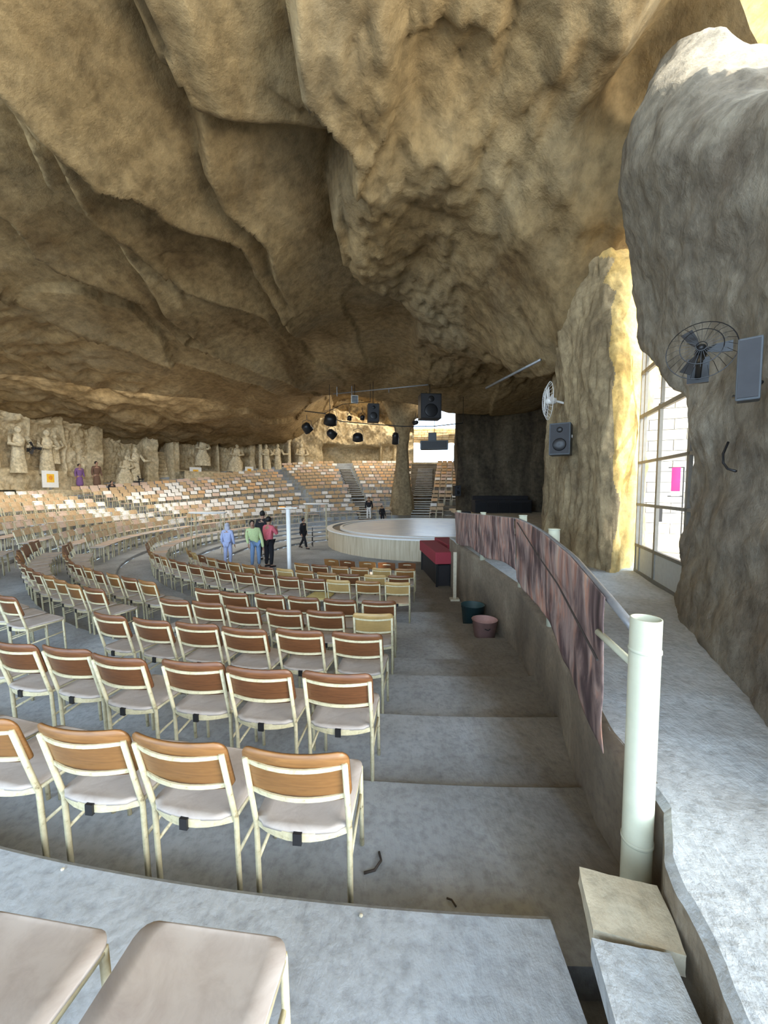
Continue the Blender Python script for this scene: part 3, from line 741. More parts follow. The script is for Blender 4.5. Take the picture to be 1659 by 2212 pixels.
# dark bench and boxes behind the stage
t = thing('dark_platform', (6.7, 22.0, FZ), 0, 'long dark platform against the shaded rock behind the stage', 'platform')
mb('darkcloth').box((0, 0, 1.0), (3.2, 0.9, 2.0)).obj('body', t, bevel=0.04); mb('darkcloth').box((0, 0.30, 2.1), (3.2, 0.3, 0.25)).obj('back', t, bevel=0.03)
for kk in range(5): mb('blackmetal').box((-1.28+0.64*kk, -0.46, 1.0), (0.56, 0.04, 1.7)).obj('front_panel', t)
def speaker_box(name, loc, rz, d, mat, label, tilt=0, grp=None, grille='cone'):
    t = thing(name, loc, rz, label, 'speaker', grp)
    t.rotation_euler = (tilt, 0, rz)
    mb(mat).box((0, 0, 0), d).obj('cabinet', t, bevel=0.015)
    gr_ = mb(grille).box((0, -d[1]/2-0.004, 0), (d[0]*0.88, 0.012, d[2]*0.92)).obj('front_baffle', t)
    T = Matrix.Rotation(PI/2, 4, 'X')
    rr = min(d[0], d[2])*0.32
    mb('blackmetal').lathe([(rr, 0), (rr*0.9, 0.012), (rr*0.3, 0.002), (0.001, 0.01)], 20, Matrix.Translation((0, -d[1]/2-0.012, -d[2]*0.18)) @ T).obj('woofer', gr_, True)
    mb('blackmetal').lathe([(rr*0.45, 0), (rr*0.4, 0.012), (0.001, 0.004)], 16, Matrix.Translation((0, -d[1]/2-0.012, d[2]*0.28)) @ T).obj('tweeter', gr_, True)
    return t
speaker_box('floor_speaker', (atY(1003, 1098, 19)[0], 19.0, -1.40), 0.3, (0.5, 0.45, 0.60), 'black', 'black monitor speaker standing on the stage edge by the dark platform')
speaker_box('floor_speaker', (atY(984, 1060, 23)[0], 22.6, atY(984, 1060, 22.6)[2]), 0.2, (0.38, 0.35, 0.62), 'black', 'small black speaker fixed on the shaded rock edge right of the far stairs')

# ------------------------------------------------------------------ chairs
def chair_parts(wood_m, seat_m):
    out = []
    # seat: dished rounded plate
    n = 14; P = []
    b = mb(seat_m); vs = []; fs = []
    nx, ny = 9, 19
    for layer in (0, 1):
        for j in range(ny):
            y = 0.195*math.sin(PI/2*(-1+2*j/(ny-1)))
            hw = 0.193+0.010*(j/(ny-1)); q_ = min(1, max(0, (abs(y)-0.150)/0.045))
            cut = 0.042*(1-math.sqrt(1-0.999*q_*q_))
            for i in range(nx):
                x = (-1+2*i/(nx-1))*(hw-cut)
                yb = y
                if j == 0: yb = y - 0.035*(1-(x/hw)**2)
                z = 0.452 - 0.010*math.cos(x/hw*PI/2)*math.sin(PI*j/(ny-1)) - (0.014 if layer else 0)
                vs.append((x, yb, z))
    k = nx*ny
    for j in range(ny-1):
        for i in range(nx-1):
            a = j*nx+i; fs.append((a, a+1, a+nx+1, a+nx)); fs.append((k+a, k+a+nx, k+a+nx+1, k+a+1))
    ring = [i for i in range(nx)] + [j*nx+nx-1 for j in range(1, ny)] + [(ny-1)*nx+i for i in range(nx-2, -1, -1)] + [j*nx for j in range(ny-2, 0, -1)]
    for a, c in zip(ring, ring[1:]+ring[:1]): fs.append((a, k+a, k+c, c))
    b.add(vs, fs); out.append(('seat', b.mesh('seat', True)))
    # backrest: curved plywood with rounded top corners
    b = mb(wood_m); vs = []; fs = []; nx, nz = 21, 6
    for layer in (0, 1):
        for j in range(nz):
            t = j/(nz-1)
            for i in range(nx):
                u = math.sin(PI/2*(-1+2*i/(nx-1))); x = u*0.213; q_ = min(1, max(0, (abs(u)-0.80)/0.20)); q_ = 1-math.sqrt(1-q_*q_*0.999)
                zt = 0.820-0.050*q_; zb = 0.580+0.035*q_
                z = zb+(zt-zb)*t
                y = -0.205-(z-0.62)*0.30 - 0.042*(1-u*u) + (0.010 if layer else -0.002)
                vs.append((x, y, z))
    k = nx*nz
    for j in range(nz-1):
        for i in range(nx-1):
            a = j*nx+i; fs.append((a, a+1, a+nx+1, a+nx)); fs.append((k+a, k+a+nx, k+a+nx+1, k+a+1))
    ring = [i for i in range(nx)] + [j*nx+nx-1 for j in range(1, nz)] + [(nz-1)*nx+i for i in range(nx-2, -1, -1)] + [j*nx for j in range(nz-2, 0, -1)]
    for a, c in zip(ring, ring[1:]+ring[:1]): fs.append((a, k+a, k+c, c))
    b.add(vs, fs); out.append(('backrest', b.mesh('backrest', True)))
    for s in (-1, 1):
        b = mb('cream').tube([(s*0.197, -0.150, 0.0), (s*0.197, -0.170, 0.42), (s*0.197, -0.185, 0.47), (s*0.197, -0.262, 0.765)], 0.0125, 6)
        out.append(('leg', b.mesh('rear_leg', True)))
        b = mb('cream').tube([(s*0.193, 0.190, 0.0), (s*0.190, 0.170, 0.435)], 0.0115, 6); out.append(('leg', b.mesh('front_leg', True)))
        b = mb('cream').tube([(s*0.194, -0.170, 0.428), (s*0.190, 0.175, 0.428)], 0.010, 6)
        b.tube([(s*0.194, -0.160, 0.25), (s*0.190, 0.180, 0.29)], 0.008, 5); out.append(('side_rail', b.mesh('side_rail', True)))
    def strap(z, y0, bow, h, m_='cream'):
        b = mb(m_); vs = []; fs = []
        for i in range(9):
            u = -1+2*i/8; x = u*0.195; y = y0-bow*(1-u*u)
            for dy in (-0.004, 0.004):
                for dz in (-h/2, h/2): vs.append((x, y+dy, z+dz))
        for i in range(8):
            a = i*4; fs += [(a, a+4, a+5, a+1), (a+1, a+5, a+7, a+3), (a+3, a+7, a+6, a+2), (a+2, a+6, a+4, a)]
        return b.add(vs, fs)
    out.append(('back_rail', strap(0.752, -0.254, 0.046, 0.016).mesh('upper_back_rail')))
    out.append(('back_rail', strap(0.605, -0.212, 0.046, 0.018).mesh('lower_back_rail')))
    out.append(('rear_strap', strap(0.425, -0.168, 0.062, 0.034).mesh('rear_strap')))
    out.append(('clip', mb('black').box((0, -0.236, 0.425), (0.035, 0.014, 0.048)).mesh('clip')))
    return out
_chair_meshes = {}
def make_chair(wood_m, seat_m):
    root = bpy.data.objects.new('plywood_chair', None); COL.objects.link(root)
    for nm, me in chair_parts(wood_m, seat_m):
        c = bpy.data.objects.new(nm, me); COL.objects.link(c); c.parent = root
        if nm == 'rear_strap': strap_ = c
        if nm == 'clip': c.parent = strap_
    return root
def low_chair(wood_m, seat_m):
    b = mb('cream')
    for s in (-1, 1):
        b.box((s*0.193, -0.155, 0.21), (0.022, 0.024, 0.42)); b.box((s*0.19, 0.18, 0.21), (0.022, 0.022, 0.42))
        T = Matrix.Translation((s*0.197, -0.215, 0.59)) @ Matrix.Rotation(0.25, 4, 'X')
        b.box((0, 0, 0), (0.022, 0.022, 0.35), T)
    b.box((0, -0.252, 0.755), (0.39, 0.014, 0.016)); b.box((0, -0.20, 0.42), (0.38, 0.02, 0.03))
    b.mat(seat_m).box((0, 0, 0.445), (0.40, 0.39, 0.016))
    b.mat(wood_m)
    for sx in (-1, 1):
        T = Matrix.Translation((sx*0.105, -0.245, 0.715)) @ Matrix.Rotation(0.25, 4, 'X') @ Matrix.Rotation(-sx*0.18, 4, 'Z')
        b.box((0, 0, 0), (0.215, 0.012, 0.19), T)
    return b
ROWS = []  # (radius of chair centre, list of (psi0, psi1), row index)
NEAR = [14.46, 13.49, 12.71, 11.86, 10.98, 10.29]
SECT = [(5.1, 20.9), (24.6, 63), (67, 104), (108, 150), (152, 165.2), (169.0, 184.6), (190.4, 206)]
rows = [(14.46, SECT), (13.49, SECT), (12.71, SECT), (11.86, SECT), (10.98, SECT), (10.29, SECT),
        (8.64, [(4.2, 118)]), (7.74, [(4.0, 58)]), (6.74, [(3.4, 38)]), (5.64, [(3.0, 31)])]
for i in range(1, 9): rows.append((14.46+0.15+0.85*i, SECT))
SP = 0.47
cand = []
def in_view(p, m=40):
    d = p.y*CT - p.z*ST
    if d < 0.3: return None
    px = 829.5+F_PX*p.x/d; py = 1106-F_PX*(p.y*ST+p.z*CT)/d
    return (px, py, d) if (-m < px < 1659+m and -m < py < 2212+m) else None
for ri, (r, secs) in enumerate(rows):
    dps = math.degrees(SP/r)
    for si, (a0, a1) in enumerate(secs):
        n = int((a1-a0)/dps)
        for k in range(n):
            psi = a0+dps*(k+0.5)
            if ri == 0: psi += 0.17
            i = tier_of(r+0.1); z = tier_z(i, psi)
            p = pol(r, psi, z)
            if p.x > 1.0 and p.y < 13: continue
            if math.hypot(p.x-SX, p.y-SY) < SR+0.6: continue
            if p.x > 3.9 and p.y < 27 and p.y > 8: continue
            if math.hypot(p.x, p.y) < 0.62: continue
            if p.y < 0.2: continue
            if r > float(ring_r(psi)) - (2.6 if psi < 150 else 1.0): continue
            if math.hypot(p.x+2.32, p.y-9.3) < 0.42: continue
            if math.hypot(p.x-1.25, (p.y-26.5)/0.9) < 1.35: continue
            top = Vector((p.x, p.y, z+0.6)); v = in_view(top, 60 if p.y > 2 else 260)
            if v is None: continue
            if v[0] > 1000: continue
            if ri == 0 and (k > 3 or si > 0) and psi < 60: continue
            cand.append((v[2], ri, si, k, psi, p, v))
cand.sort(key=lambda c: c[0])
ORD = ['first', 'second', 'third', 'fourth', 'fifth', 'sixth', 'seventh', 'eighth', 'ninth', 'tenth', 'eleventh', 'twelfth', '13th', '14th', '15th', '16th', '17th', '18th', '19th', '20th'] + ['%dth' % i if i % 10 not in (1, 2, 3) else '%d%s' % (i, {1: 'st', 2: 'nd', 3: 'rd'}[i % 10]) for i in range(21, 120)]
ROWNAME = {0: 'row beside the camera', 1: 'nearest row ahead', 2: 'second row ahead', 3: 'third row ahead', 4: 'fourth row ahead', 5: 'fifth row ahead',
           6: 'first row past the ring aisle', 7: 'second row past the ring aisle', 8: 'third row past the ring aisle', 9: 'row nearest the stage'}
SECN = {0: 'right block', 1: 'left block', 2: 'far left block', 3: 'back left block', 4: 'back narrow block', 5: 'back middle block', 6: 'back right block'}
protos = {}; WN = {'wood_dark': 'dark brown', 'wood_mid': 'honey brown', 'wood_light': 'yellow brown'}
lowm = {}
stuff = []
nfull = 0
rnd = random.Random(11)
special = {(6, 0, 0): ('wood_light', 'seat_tan'), (6, 0, 2): ('wood_light', 'seat'), (6, 0, 3): ('wood_dark', 'seat_yellow'), (4, 0, 0): ('wood_light', 'seat')}
NIND = 300
for n, (d, ri, si, k, psi, p, v) in enumerate(cand):
    rz = -math.radians(psi) + rnd.uniform(-0.05, 0.05)
    if ri in (1, 2) and si == 0: rz += 0.0
    jx = rnd.uniform(-0.02, 0.02); p = p + Vector((jx, rnd.uniform(-0.025, 0.025)*(1 if ri != 1 else 0.3), 0))
    u = rnd.random()
    if ri in (0, 1): wm = 'wood_mid'
    elif ri >= 7: wm = 'wood_dark' if u < 0.45 else ('wood_mid' if u < 0.85 else 'wood_light')
    else: wm = 'wood_dark' if u < 0.86 else 'wood_mid'
    sm = 'seat'
    if (ri, si, k) in special: wm, sm = special[(ri, si, k)]
    far = psi > 62 or d > 16
    if far:
        warm_light = sstep(22, 30, d)
        if rnd.random() < 0.75*warm_light: wm = rnd.choice(['far_pink', 'far_orange', 'far_tan', 'far_tan'])  # warm light on the far seats put into their panel colours
        elif psi > 92 and p.y > 11: wm = 'far_white' if rnd.random() < (0.55 if p.x > -14 else 0.2) else rnd.choice(['far_pink', 'far_tan', 'far_tan'])
        else: wm = rnd.choice(['far_tan', 'far_pink', 'far_tan'])
        sm = 'far_pink' if rnd.random() < 0.5 else 'seat'
    if n < NIND:
        nm = {'wood_dark': 'Dark brown', 'wood_mid': 'Honey brown', 'wood_light': 'Yellow brown', 'far_white': 'Skylit dusty white', 'far_pink': 'Pinkish tan', 'far_tan': 'Tan', 'far_orange': 'Orange tan'}[wm]
        rown = ROWNAME.get(ri, '%s row outward' % ORD[ri-10] if ri >= 10 else '')
        lab = '%s chair, %s from right, %s, %s' % (nm.lower(), ORD[k], SECN[si], rown) if ri < 6 or ri > 9 else '%s chair, %s from the right end, %s' % (nm.lower(), ORD[k], rown)
        grp = 'plywood chairs in curved rows'
        if d < 9.5 and not far:
            key = (wm, sm)
            if key not in protos: o = protos[key] = make_chair(wm, sm)
            else: o = dup(protos[key])
            o.location = p; o.rotation_euler = (0, 0, rz); o['label'] = lab; o['category'] = 'chair'; o['group'] = grp; nfull += 1
        else:
            key = (wm, sm)
            if key not in lowm: lowm[key] = low_chair(wm, sm).mesh('plywood_chair')
            o = bpy.data.objects.new('plywood_chair', lowm[key]); COL.objects.link(o)
            o.location = p; o.rotation_euler = (0, 0, rz); o['label'] = lab; o['category'] = 'chair'; o['group'] = grp
    else: stuff.append((p, rz, wm, sm))
print('CHAIRS', len(cand), 'full', nfull, 'stuff', len(stuff))
big = MB()
for p, rz, wm, sm in stuff:
    T = Matrix.Translation(p) @ Matrix.Rotation(rz, 4, 'Z')
    big.mat('cream')
    for s in (-1, 1): big.box((s*0.193, -0.155, 0.21), (0.022, 0.024, 0.42), T); big.box((s*0.19, 0.18, 0.21), (0.022, 0.022, 0.42), T)
    big.mat(sm).box((0, 0, 0.445), (0.40, 0.39, 0.016), T)
    T2 = T @ Matrix.Translation((0, -0.25, 0.70)) @ Matrix.Rotation(0.25, 4, 'X')
    big.mat(wm).box((0, 0, 0), (0.42, 0.014, 0.20), T2)
if stuff:
    o = big.obj('far_chairs'); tag(o, 'hundreds of small pale and tan chairs filling the far and left terraces', 'chairs', kind='stuff')

# far stairs (two flights of steps in the radial aisles)
def stairs(psi, w_, label, r0=9.2, r1=20.8):
    t = thing('aisle_steps', pol(r0, psi, tier_z(tier_of(r0), psi)), 0, label, 'stairs')
    base = t.location.copy()
    i0 = tier_of(r0)
    for i in range(i0, len(EDGES)-1):
        ra = EDGES[i-1] if i > 0 else r0; rb = EDGES[i]
        if ra < r0-0.3 or rb > r1: continue
        z0, z1 = tier_z(i, psi), tier_z(i+1, psi)
        for h in (0, 1):
            rr = rb-0.28*(1-h) - 0.02; zt = z0+(z1-z0)*(0.5+0.5*h)
            c = pol(rr, psi, zt-0.06)-base
            T = Matrix.Translation(c) @ Matrix.Rotation(-math.radians(psi), 4, 'Z')
            b_ = mb('walkway').box((0, 0, 0.03), (w_, 0.26, 0.05), T); b_.mat('rock_shaded').box((0, 0.02, -0.06), (w_, 0.24, 0.13), T); b_.obj('step', t)  # dark riser: shade below each tread put into the colour
stairs(187.5, 1.35, 'long pale staircase rising through the far seating to the bright opening')
stairs(167.1, 0.95, 'dark staircase cutting the far seating left of the rock column')

# ------------------------------------------------------------------ people
def skin_fig(name, verts, edges, radii, mat, parent, sub=1):
    me = bpy.data.meshes.new(name); me.from_pydata(verts, edges, []); me.materials.append(M[mat]); me.update()
    o = bpy.data.objects.new(name, me); COL.objects.link(o); o.parent = parent
    md = o.modifiers.new('skin', 'SKIN'); md.use_smooth_shade = True
    sk = me.skin_vertices[0].data if me.skin_vertices else None
    if sk is None:
        b = bmesh.new(); b.from_mesh(me); b.verts.layers.skin.verify(); b.to_mesh(me); b.free(); sk = me.skin_vertices[0].data
    for s, r in zip(sk, radii): s.radius = r if isinstance(r, tuple) else (r, r); s.use_root = False
    sk[0].use_root = True
    sd_ = o.modifiers.new('sub', 'SUBSURF'); sd_.levels = sub; sd_.render_levels = sub
    return o
def person(loc, rz, h, label, top_m, bottom_m, hair_m='hair', pose='stand', arms='down', group=None, dress=False):
    t = thing('person', loc, rz, label, 'person', group)
    s = h/1.70
    J = dict(pelvis=(0, 0, 0.92), belly=(0, 0, 1.08), chest=(0, 0.0, 1.30), neck=(0, 0.0, 1.46), head0=(0, -0.01, 1.54), head1=(0, -0.02, 1.62),
             sL=(-0.19, 0, 1.38), sR=(0.19, 0, 1.38), eL=(-0.25, 0.02, 1.10), eR=(0.25, 0.02, 1.10), wL=(-0.26, -0.06, 0.86), wR=(0.26, -0.06, 0.86),
             hL=(-0.09, 0, 0.88), hR=(0.09, 0, 0.88), kL=(-0.11, -0.02, 0.49), kR=(0.11, -0.02, 0.49), aL=(-0.12, 0.02, 0.09), aR=(0.12, 0.02, 0.09), tL=(-0.13, -0.14, 0.04), tR=(0.13, -0.14, 0.04))
    if arms == 'phone': J.update(eL=(-0.26, -0.12, 1.14), wL=(-0.06, -0.28, 1.30), eR=(0.26, -0.12, 1.14), wR=(0.06, -0.28, 1.30))
    if arms == 'hip': J.update(eR=(0.36, 0.02, 1.14), wR=(0.20, -0.05, 0.98))
    if pose == 'stride': J.update(kL=(-0.10, -0.18, 0.52), aL=(-0.12, -0.30, 0.09), tL=(-0.13, -0.45, 0.05), kR=(0.10, 0.08, 0.50), aR=(0.12, 0.32, 0.12), tR=(0.13, 0.18, 0.05))
    if pose == 'lean':
        for k in ('belly', 'chest', 'neck', 'head0', 'head1', 'sL', 'sR', 'eL', 'eR', 'wL', 'wR'):
            x, y, z = J[k]; q = (z-0.92); J[k] = (x-q*0.20, y-q*0.28, 0.92+q*0.94)
        J.update(wR=(0.22, -0.20, 0.72), eR=(0.20, -0.12, 0.98))
    if pose == 'sit':
        dz = -0.46
        for k in J: x, y, z = J[k]; J[k] = (x, y, z+dz) if z > 0.8 else J[k]
        J.update(kL=(-0.11, -0.42, 0.48), kR=(0.11, -0.42, 0.48), aL=(-0.11, -0.40, 0.09), aR=(0.11, -0.40, 0.09), tL=(-0.11, -0.56, 0.04), tR=(0.11, -0.56, 0.04), wL=(-0.14, -0.28, 0.52), wR=(0.14, -0.28, 0.52))
    J = {k: tuple(c*s for c in v) for k, v in J.items()}
    def build(name, chain, rad, mat):
        ks = list(rad.keys()); idx = {k: i for i, k in enumerate(ks)}
        return skin_fig(name, [J[k] for k in ks], [(idx[a], idx[b]) for a, b in chain], [tuple(c*s for c in (rad[k] if isinstance(rad[k], tuple) else (rad[k], rad[k]))) for k in ks], mat, t)
    rad = dict(pelvis=(0.13, 0.10), belly=(0.12, 0.09), chest=(0.14, 0.10), neck=0.052, head0=(0.070, 0.085), head1=(0.078, 0.095), sL=0.058, sR=0.058, eL=0.042, eR=0.042, wL=0.028, wR=0.028,
               hL=0.085, hR=0.085, kL=0.058, kR=0.058, aL=0.038, aR=0.038, tL=(0.04, 0.03), tR=(0.04, 0.03))
    ch = [('pelvis', 'belly'), ('belly', 'chest'), ('chest', 'neck'), ('neck', 'head0'), ('head0', 'head1'), ('chest', 'sL'), ('chest', 'sR'), ('sL', 'eL'), ('sR', 'eR'), ('eL', 'wL'), ('eR', 'wR'),
          ('pelvis', 'hL'), ('pelvis', 'hR'), ('hL', 'kL'), ('hR', 'kR'), ('kL', 'aL'), ('kR', 'aR'), ('aL', 'tL'), ('aR', 'tR')]
    build('body', ch, rad, 'skin')
    rs = dict(belly=(0.165, 0.13), pelvis=(0.17, 0.135), chest=(0.17, 0.125), neck=0.06, sL=0.082, sR=0.082, eL=0.062, eR=0.062, wL=0.046, wR=0.046)
    build('top', [('belly', 'pelvis'), ('belly', 'chest'), ('chest', 'neck'), ('chest', 'sL'), ('chest', 'sR'), ('sL', 'eL'), ('sR', 'eR'), ('eL', 'wL'), ('eR', 'wR')], rs, top_m)
    if dress:
        J['hem'] = (0, 0, 0.18*s); J['mid'] = (0, 0, 0.55*s)
        build('skirt', [('pelvis', 'mid'), ('mid', 'hem')], dict(pelvis=(0.17, 0.14), mid=(0.22, 0.19), hem=(0.27, 0.24)), bottom_m)
    else:
        build('trousers', [('pelvis', 'hL'), ('pelvis', 'hR'), ('hL', 'kL'), ('hR', 'kR'), ('kL', 'aL'), ('kR', 'aR')], dict(pelvis=(0.15, 0.125), hL=0.105, hR=0.105, kL=0.078, kR=0.078, aL=0.058, aR=0.058), bottom_m)
    hd = Vector(J['head1'])
    hb = mb(hair_m).ball((hd.x, hd.y+0.022*s, hd.z+0.022*s), (0.092*s, 0.105*s, 0.105*s), 14)
    if hair_m != 'hair': hb.ball((hd.x, hd.y+0.03*s, hd.z-0.11*s), (0.11*s, 0.10*s, 0.14*s), 12)
    hb.obj('hair' if hair_m == 'hair' else 'headscarf', t, True)
    fb = mb('skin')
    fb.ball((hd.x, hd.y-0.045*s, hd.z-0.005), (0.062*s, 0.062*s, 0.085*s), 12); fb.tube([(hd.x, hd.y-0.10*s, hd.z+0.015), (hd.x, hd.y-0.122*s, hd.z-0.018)], [0.008, 0.013], 6)
    fb.mat('hair')
    for sx in (-1, 1): fb.ball((hd.x+sx*0.026*s, hd.y-0.098*s, hd.z+0.012), 0.008, 6)
    fb.mat('redcloth').ball((hd.x, hd.y-0.101*s, hd.z-0.045*s), (0.020, 0.006, 0.006), 6)
    fb.obj('face', t, True)
    for a, e in (('wL', 'eL'), ('wR', 'eR')):
        wv = Vector(J[a]); dr = (wv-Vector(J[e])).normalized(); sd2 = dr.cross(Vector((0, 0.3, 1))).normalized()
        hb = mb('skin'); hb.tube([wv, wv+dr*0.05*s, wv+dr*0.09*s], [0.026*s, 0.038*s, 0.032*s], 8, flat=0.6)
        for q in range(4):
            o0 = wv+dr*0.085*s+sd2*(q-1.5)*0.017*s; hb.tube([o0, o0+dr*(0.04+0.008*(q in (1, 2)))*s, o0+dr*(0.068+0.01*(q in (1, 2)))*s+Vector((0, -0.012, 0))], [0.009*s, 0.008*s, 0.006*s], 5)
        o0 = wv+dr*0.03*s+sd2*0.032*s; hb.tube([o0, o0+dr*0.03*s+sd2*0.02*s, o0+dr*0.055*s+sd2*0.022*s], [0.011*s, 0.009*s, 0.007*s], 5)
        hb.obj('hand', t, True)
    if not dress:
        for a, tt in (('aL', 'tL'), ('aR', 'tR')):
            q0 = Vector(J[a]); q1 = Vector(J[tt])
            mb('blackc').tube([q0+Vector((0, 0.05*s, -0.045*s)), q0+Vector((0, -0.02, -0.03*s)), q1+Vector((0, -0.02, 0.0))], [0.035*s, 0.048*s, 0.036*s], 8, flat=0.8).obj('shoe', t, True)
    return t
def floor_at(x, y):
    r = math.hypot(x-CX, y-CY); psi = math.degrees(math.atan2(CX-x, CY-y)) % 360
    return tier_z(tier_of(r), psi)
def put(px, py, y):
    p = atY(px, py, y); return p[0], y
def pers(px, y, rz, *a, **k):
    x = (px-829.5)/F_PX*(y*CT+2.0*ST); return person((x, y, floor_at(x, y)), rz, *a, **k)
pers(581, 12.6, 2.6, 1.66, 'person in a pink shirt and black trousers holding a phone', 'pink', 'blackc', arms='phone')
pers(552, 12.2, 0.5, 1.55, 'person in a pale green top and blue jeans leaning over the chairs', 'green', 'jeans', pose='lean')
pers(492, 12.6, 3.0, 1.38, 'person in a light blue jacket and grey headscarf among the chairs', 'bluej', 'bluej', 'scarf')
pers(568, 13.8, 2.9, 1.78, 'dark haired person in black standing behind the pink shirt', 'blackc', 'blackc')
pers(655, 16.6, 1.2, 1.32, 'small figure all in black striding on the open floor by the stage', 'blackc', 'blackc', pose='stride')
pers(797, 24.6, 0.0, 1.45, 'person in black and white beyond the stage, the left one', 'blackc', 'whitec')
pers(826, 24.4, 0.4, 1.2, 'person in black bending beyond the stage, the right one', 'blackc', 'blackc', pose='lean')
def wallperson(px, py_feet, y, *a, **k):
    p = atY(px, py_feet, y); return person((p[0], y, p[2]), *a, **k)

# ladder-like small chair beside black figure
# ------------------------------------------------------------------ left wall platform, reliefs, posters
pl = []
for (pa, pb, zt, dp) in ((20, 330, 1052, 1.5),):
    A0, A1 = psi_of_px(pa), psi_of_px(pb)
def ledge(pa, pb, py_top, depth, label):
    a0, a1 = sorted((psi_of_px(pa), psi_of_px(pb))); n = 24
    D = wall_depth_at((pa+pb)/2); zt = atY((pa+pb)/2, py_top, D-depth)[2]
    vs = []; fs = []
    for i in range(n+1):
        p_ = a0+(a1-a0)*i/n; R1_ = float(ring_r(p_))+0.3; R0_ = R1_-depth-0.3
        zf = tier_z(tier_of(R0_), p_)-0.3
        for rr, z in ((R0_, zf), (R0_, zt), (R1_, zt)): q = pol(rr, p_, z); vs.append(q[:])
    for i in range(n): o_ = i*3; fs += [(o_, o_+1, o_+4, o_+3), (o_+1, o_+2, o_+5, o_+4)]
    b = mb('rock_wall').add(vs, fs); o = b.obj('trim_1'); tag(o, kind='structure'); return zt
zl = ledge(-20, 335, 1058, 1.6, '')
zl2 = ledge(385, 700, 1022, 1.2, '')
def on_wall(px, off):
    p_ = psi_of_px(px); R_ = float(ring_r(p_))-off; q = pol(R_, p_); return q, p_
def relief(px, off, zb, h, kind, label, lean=0.0):
    q, p_ = on_wall(px, off); rz = -math.radians(p_)+PI
    t = thing('carved_figure', (q.x, q.y, zb), rz, label, 'statue', 'carved stone figures on the cave wall')
    b = mb('statue'); s = h
    wv = 0.17 if kind != 'seat' else 0.24
    prof = [(0.15, 0.0), (0.14, 0.15), (0.115, 0.42), (0.105, 0.55), (0.135, 0.72), (0.10, 0.80), (0.04, 0.845)]
    if kind == 'seat': prof = [(0.26, 0.0), (0.24, 0.32), (0.15, 0.46), (0.13, 0.58), (0.16, 0.72), (0.11, 0.80), (0.04, 0.845)]
    n = 20; vs = []; fs = []
    for (r_, z_) in prof:
        for k in range(n):
            tt = 2*PI*k/n; rr = r_*s*(1+0.09*math.sin(7*tt+z_*4)*(1 if z_ < 0.6 else 0.2)); vs.append((rr*math.cos(tt)+lean*z_*s, rr*0.7*math.sin(tt), z_*s))
    for i in range(len(prof)-1):
        for k in range(n): k2 = (k+1) % n; fs.append((i*n+k, i*n+k2, (i+1)*n+k2, (i+1)*n+k))
    b.add(vs, fs); b.obj('robe', t, True)
    mb('statue').ball((lean*s*0.92, -0.02*s, 0.92*s), (0.062*s, 0.068*s, 0.082*s), 12).obj('head', t, True)
    for sx in (-1, 1):
        e = (sx*0.21*s+lean*0.6*s, -0.10*s, 0.60*s)
        hnd = (sx*0.06*s, -0.20*s, 0.56*s) if kind != 'reach' or sx < 0 else (0.42*s, -0.12*s, 0.62*s)
        mb('statue').tube([(sx*0.14*s+lean*0.78*s, -0.02*s, 0.78*s), e, hnd], [0.05*s, 0.045*s, 0.03*s], 8).obj('arm', t, True)
    return t
relief(38, 0.2, zl+0.9, 2.5, 'stand', 'tall worn carved figure in the leftmost pale wall panel')
relief(100, 0.2, zl+0.9, 2.5, 'stand', 'tall carved figure left of the flat brown wall panel')
relief(120, 0.1, zl+1.5, 1.7, 'stand', 'smaller carved figure right of the tall one in the pale panel')
relief(262, 0.4, zl+0.3, 2.0, 'seat', 'crouching carved figure in the niche left of the rock staircase', 0.1)
relief(288, 0.4, zl+0.6, 2.3, 'reach', 'carved figure with arm out in the niche left of the rock staircase')
relief(437, 0.3, zl2+0.5, 2.3, 'seat', 'seated carved figure in the niche right of the rock staircase')
relief(505, 0.4, zl2+0.1, 2.4, 'seat', 'cone shaped carved figure between the two yellow posters', 0.1)
relief(578, 0.2, zl2+0.4, 2.2, 'stand', 'standing carved figure at the left of the columned niche', -0.06)
relief(600, 0.2, zl2+0.4, 2.3, 'reach', 'carved figure striding with arm out in the columned niche')
relief(652, 0.1, zl2+0.3, 2.6, 'stand', 'slender carved figure right of the columned niche')
for i, px in enumerate((563, 625)):
    q, p_ = on_wall(px, 0.15); t = thing('carved_column', (q.x, q.y, zl2), 0, ['pale carved column on the left of the columned niche', 'pale carved column on the right of the columned niche'][i], 'column')
    mb('statue').lathe([(0.22, 0.4), (0.16, 0.55), (0.14, 2.9)], 16, cap=False).obj('shaft', t, True)
    mb('statue').lathe([(0.14, 2.9), (0.26, 3.15), (0.26, 3.25)], 16).obj('capital', t); mb('statue').lathe([(0.28, 0.0), (0.28, 0.4), (0.20, 0.42)], 16).obj('base', t)
q, p_ = on_wall(358, -0.5)
t = thing('rock_steps', (q.x, q.y, zl-0.1), -math.radians(p_)+PI, 'narrow dark rock staircase climbing the left cave wall', 'stairs')
for k in range(10): mb('rock_wall').box((0, 0.9-1.0+0.12*k, 0.30*k+0.15), (0.9, 0.5, 0.27)).obj('step', t)
def poster(px, py, y_off, wpx, hpx, label):
    q, p_ = on_wall(px, y_off); D = q.y; k = D/F_PX; z = atY(px, py, D)[2]
    t = thing('poster_board', (q.x, q.y, z), -math.radians(p_)+PI, label, 'poster')
    mb('white').box((0, 0.05, -0.05), (wpx*k*2.2, 0.05, hpx*k*2.0)).obj('board', t)
    mb('yellowp').box((0, 0.02, 0), (wpx*k, 0.02, hpx*k)).obj('print', t)
    mb('orangep').ball((0, 0.005, 0.03), (wpx*k*0.28, 0.01, hpx*k*0.28), 12).obj('picture', t)
    mb('greymetal').box((0, 0.06, -hpx*k*1.3-0.3), (0.08, 0.05, hpx*k*1.2+0.6)).obj('support', t)
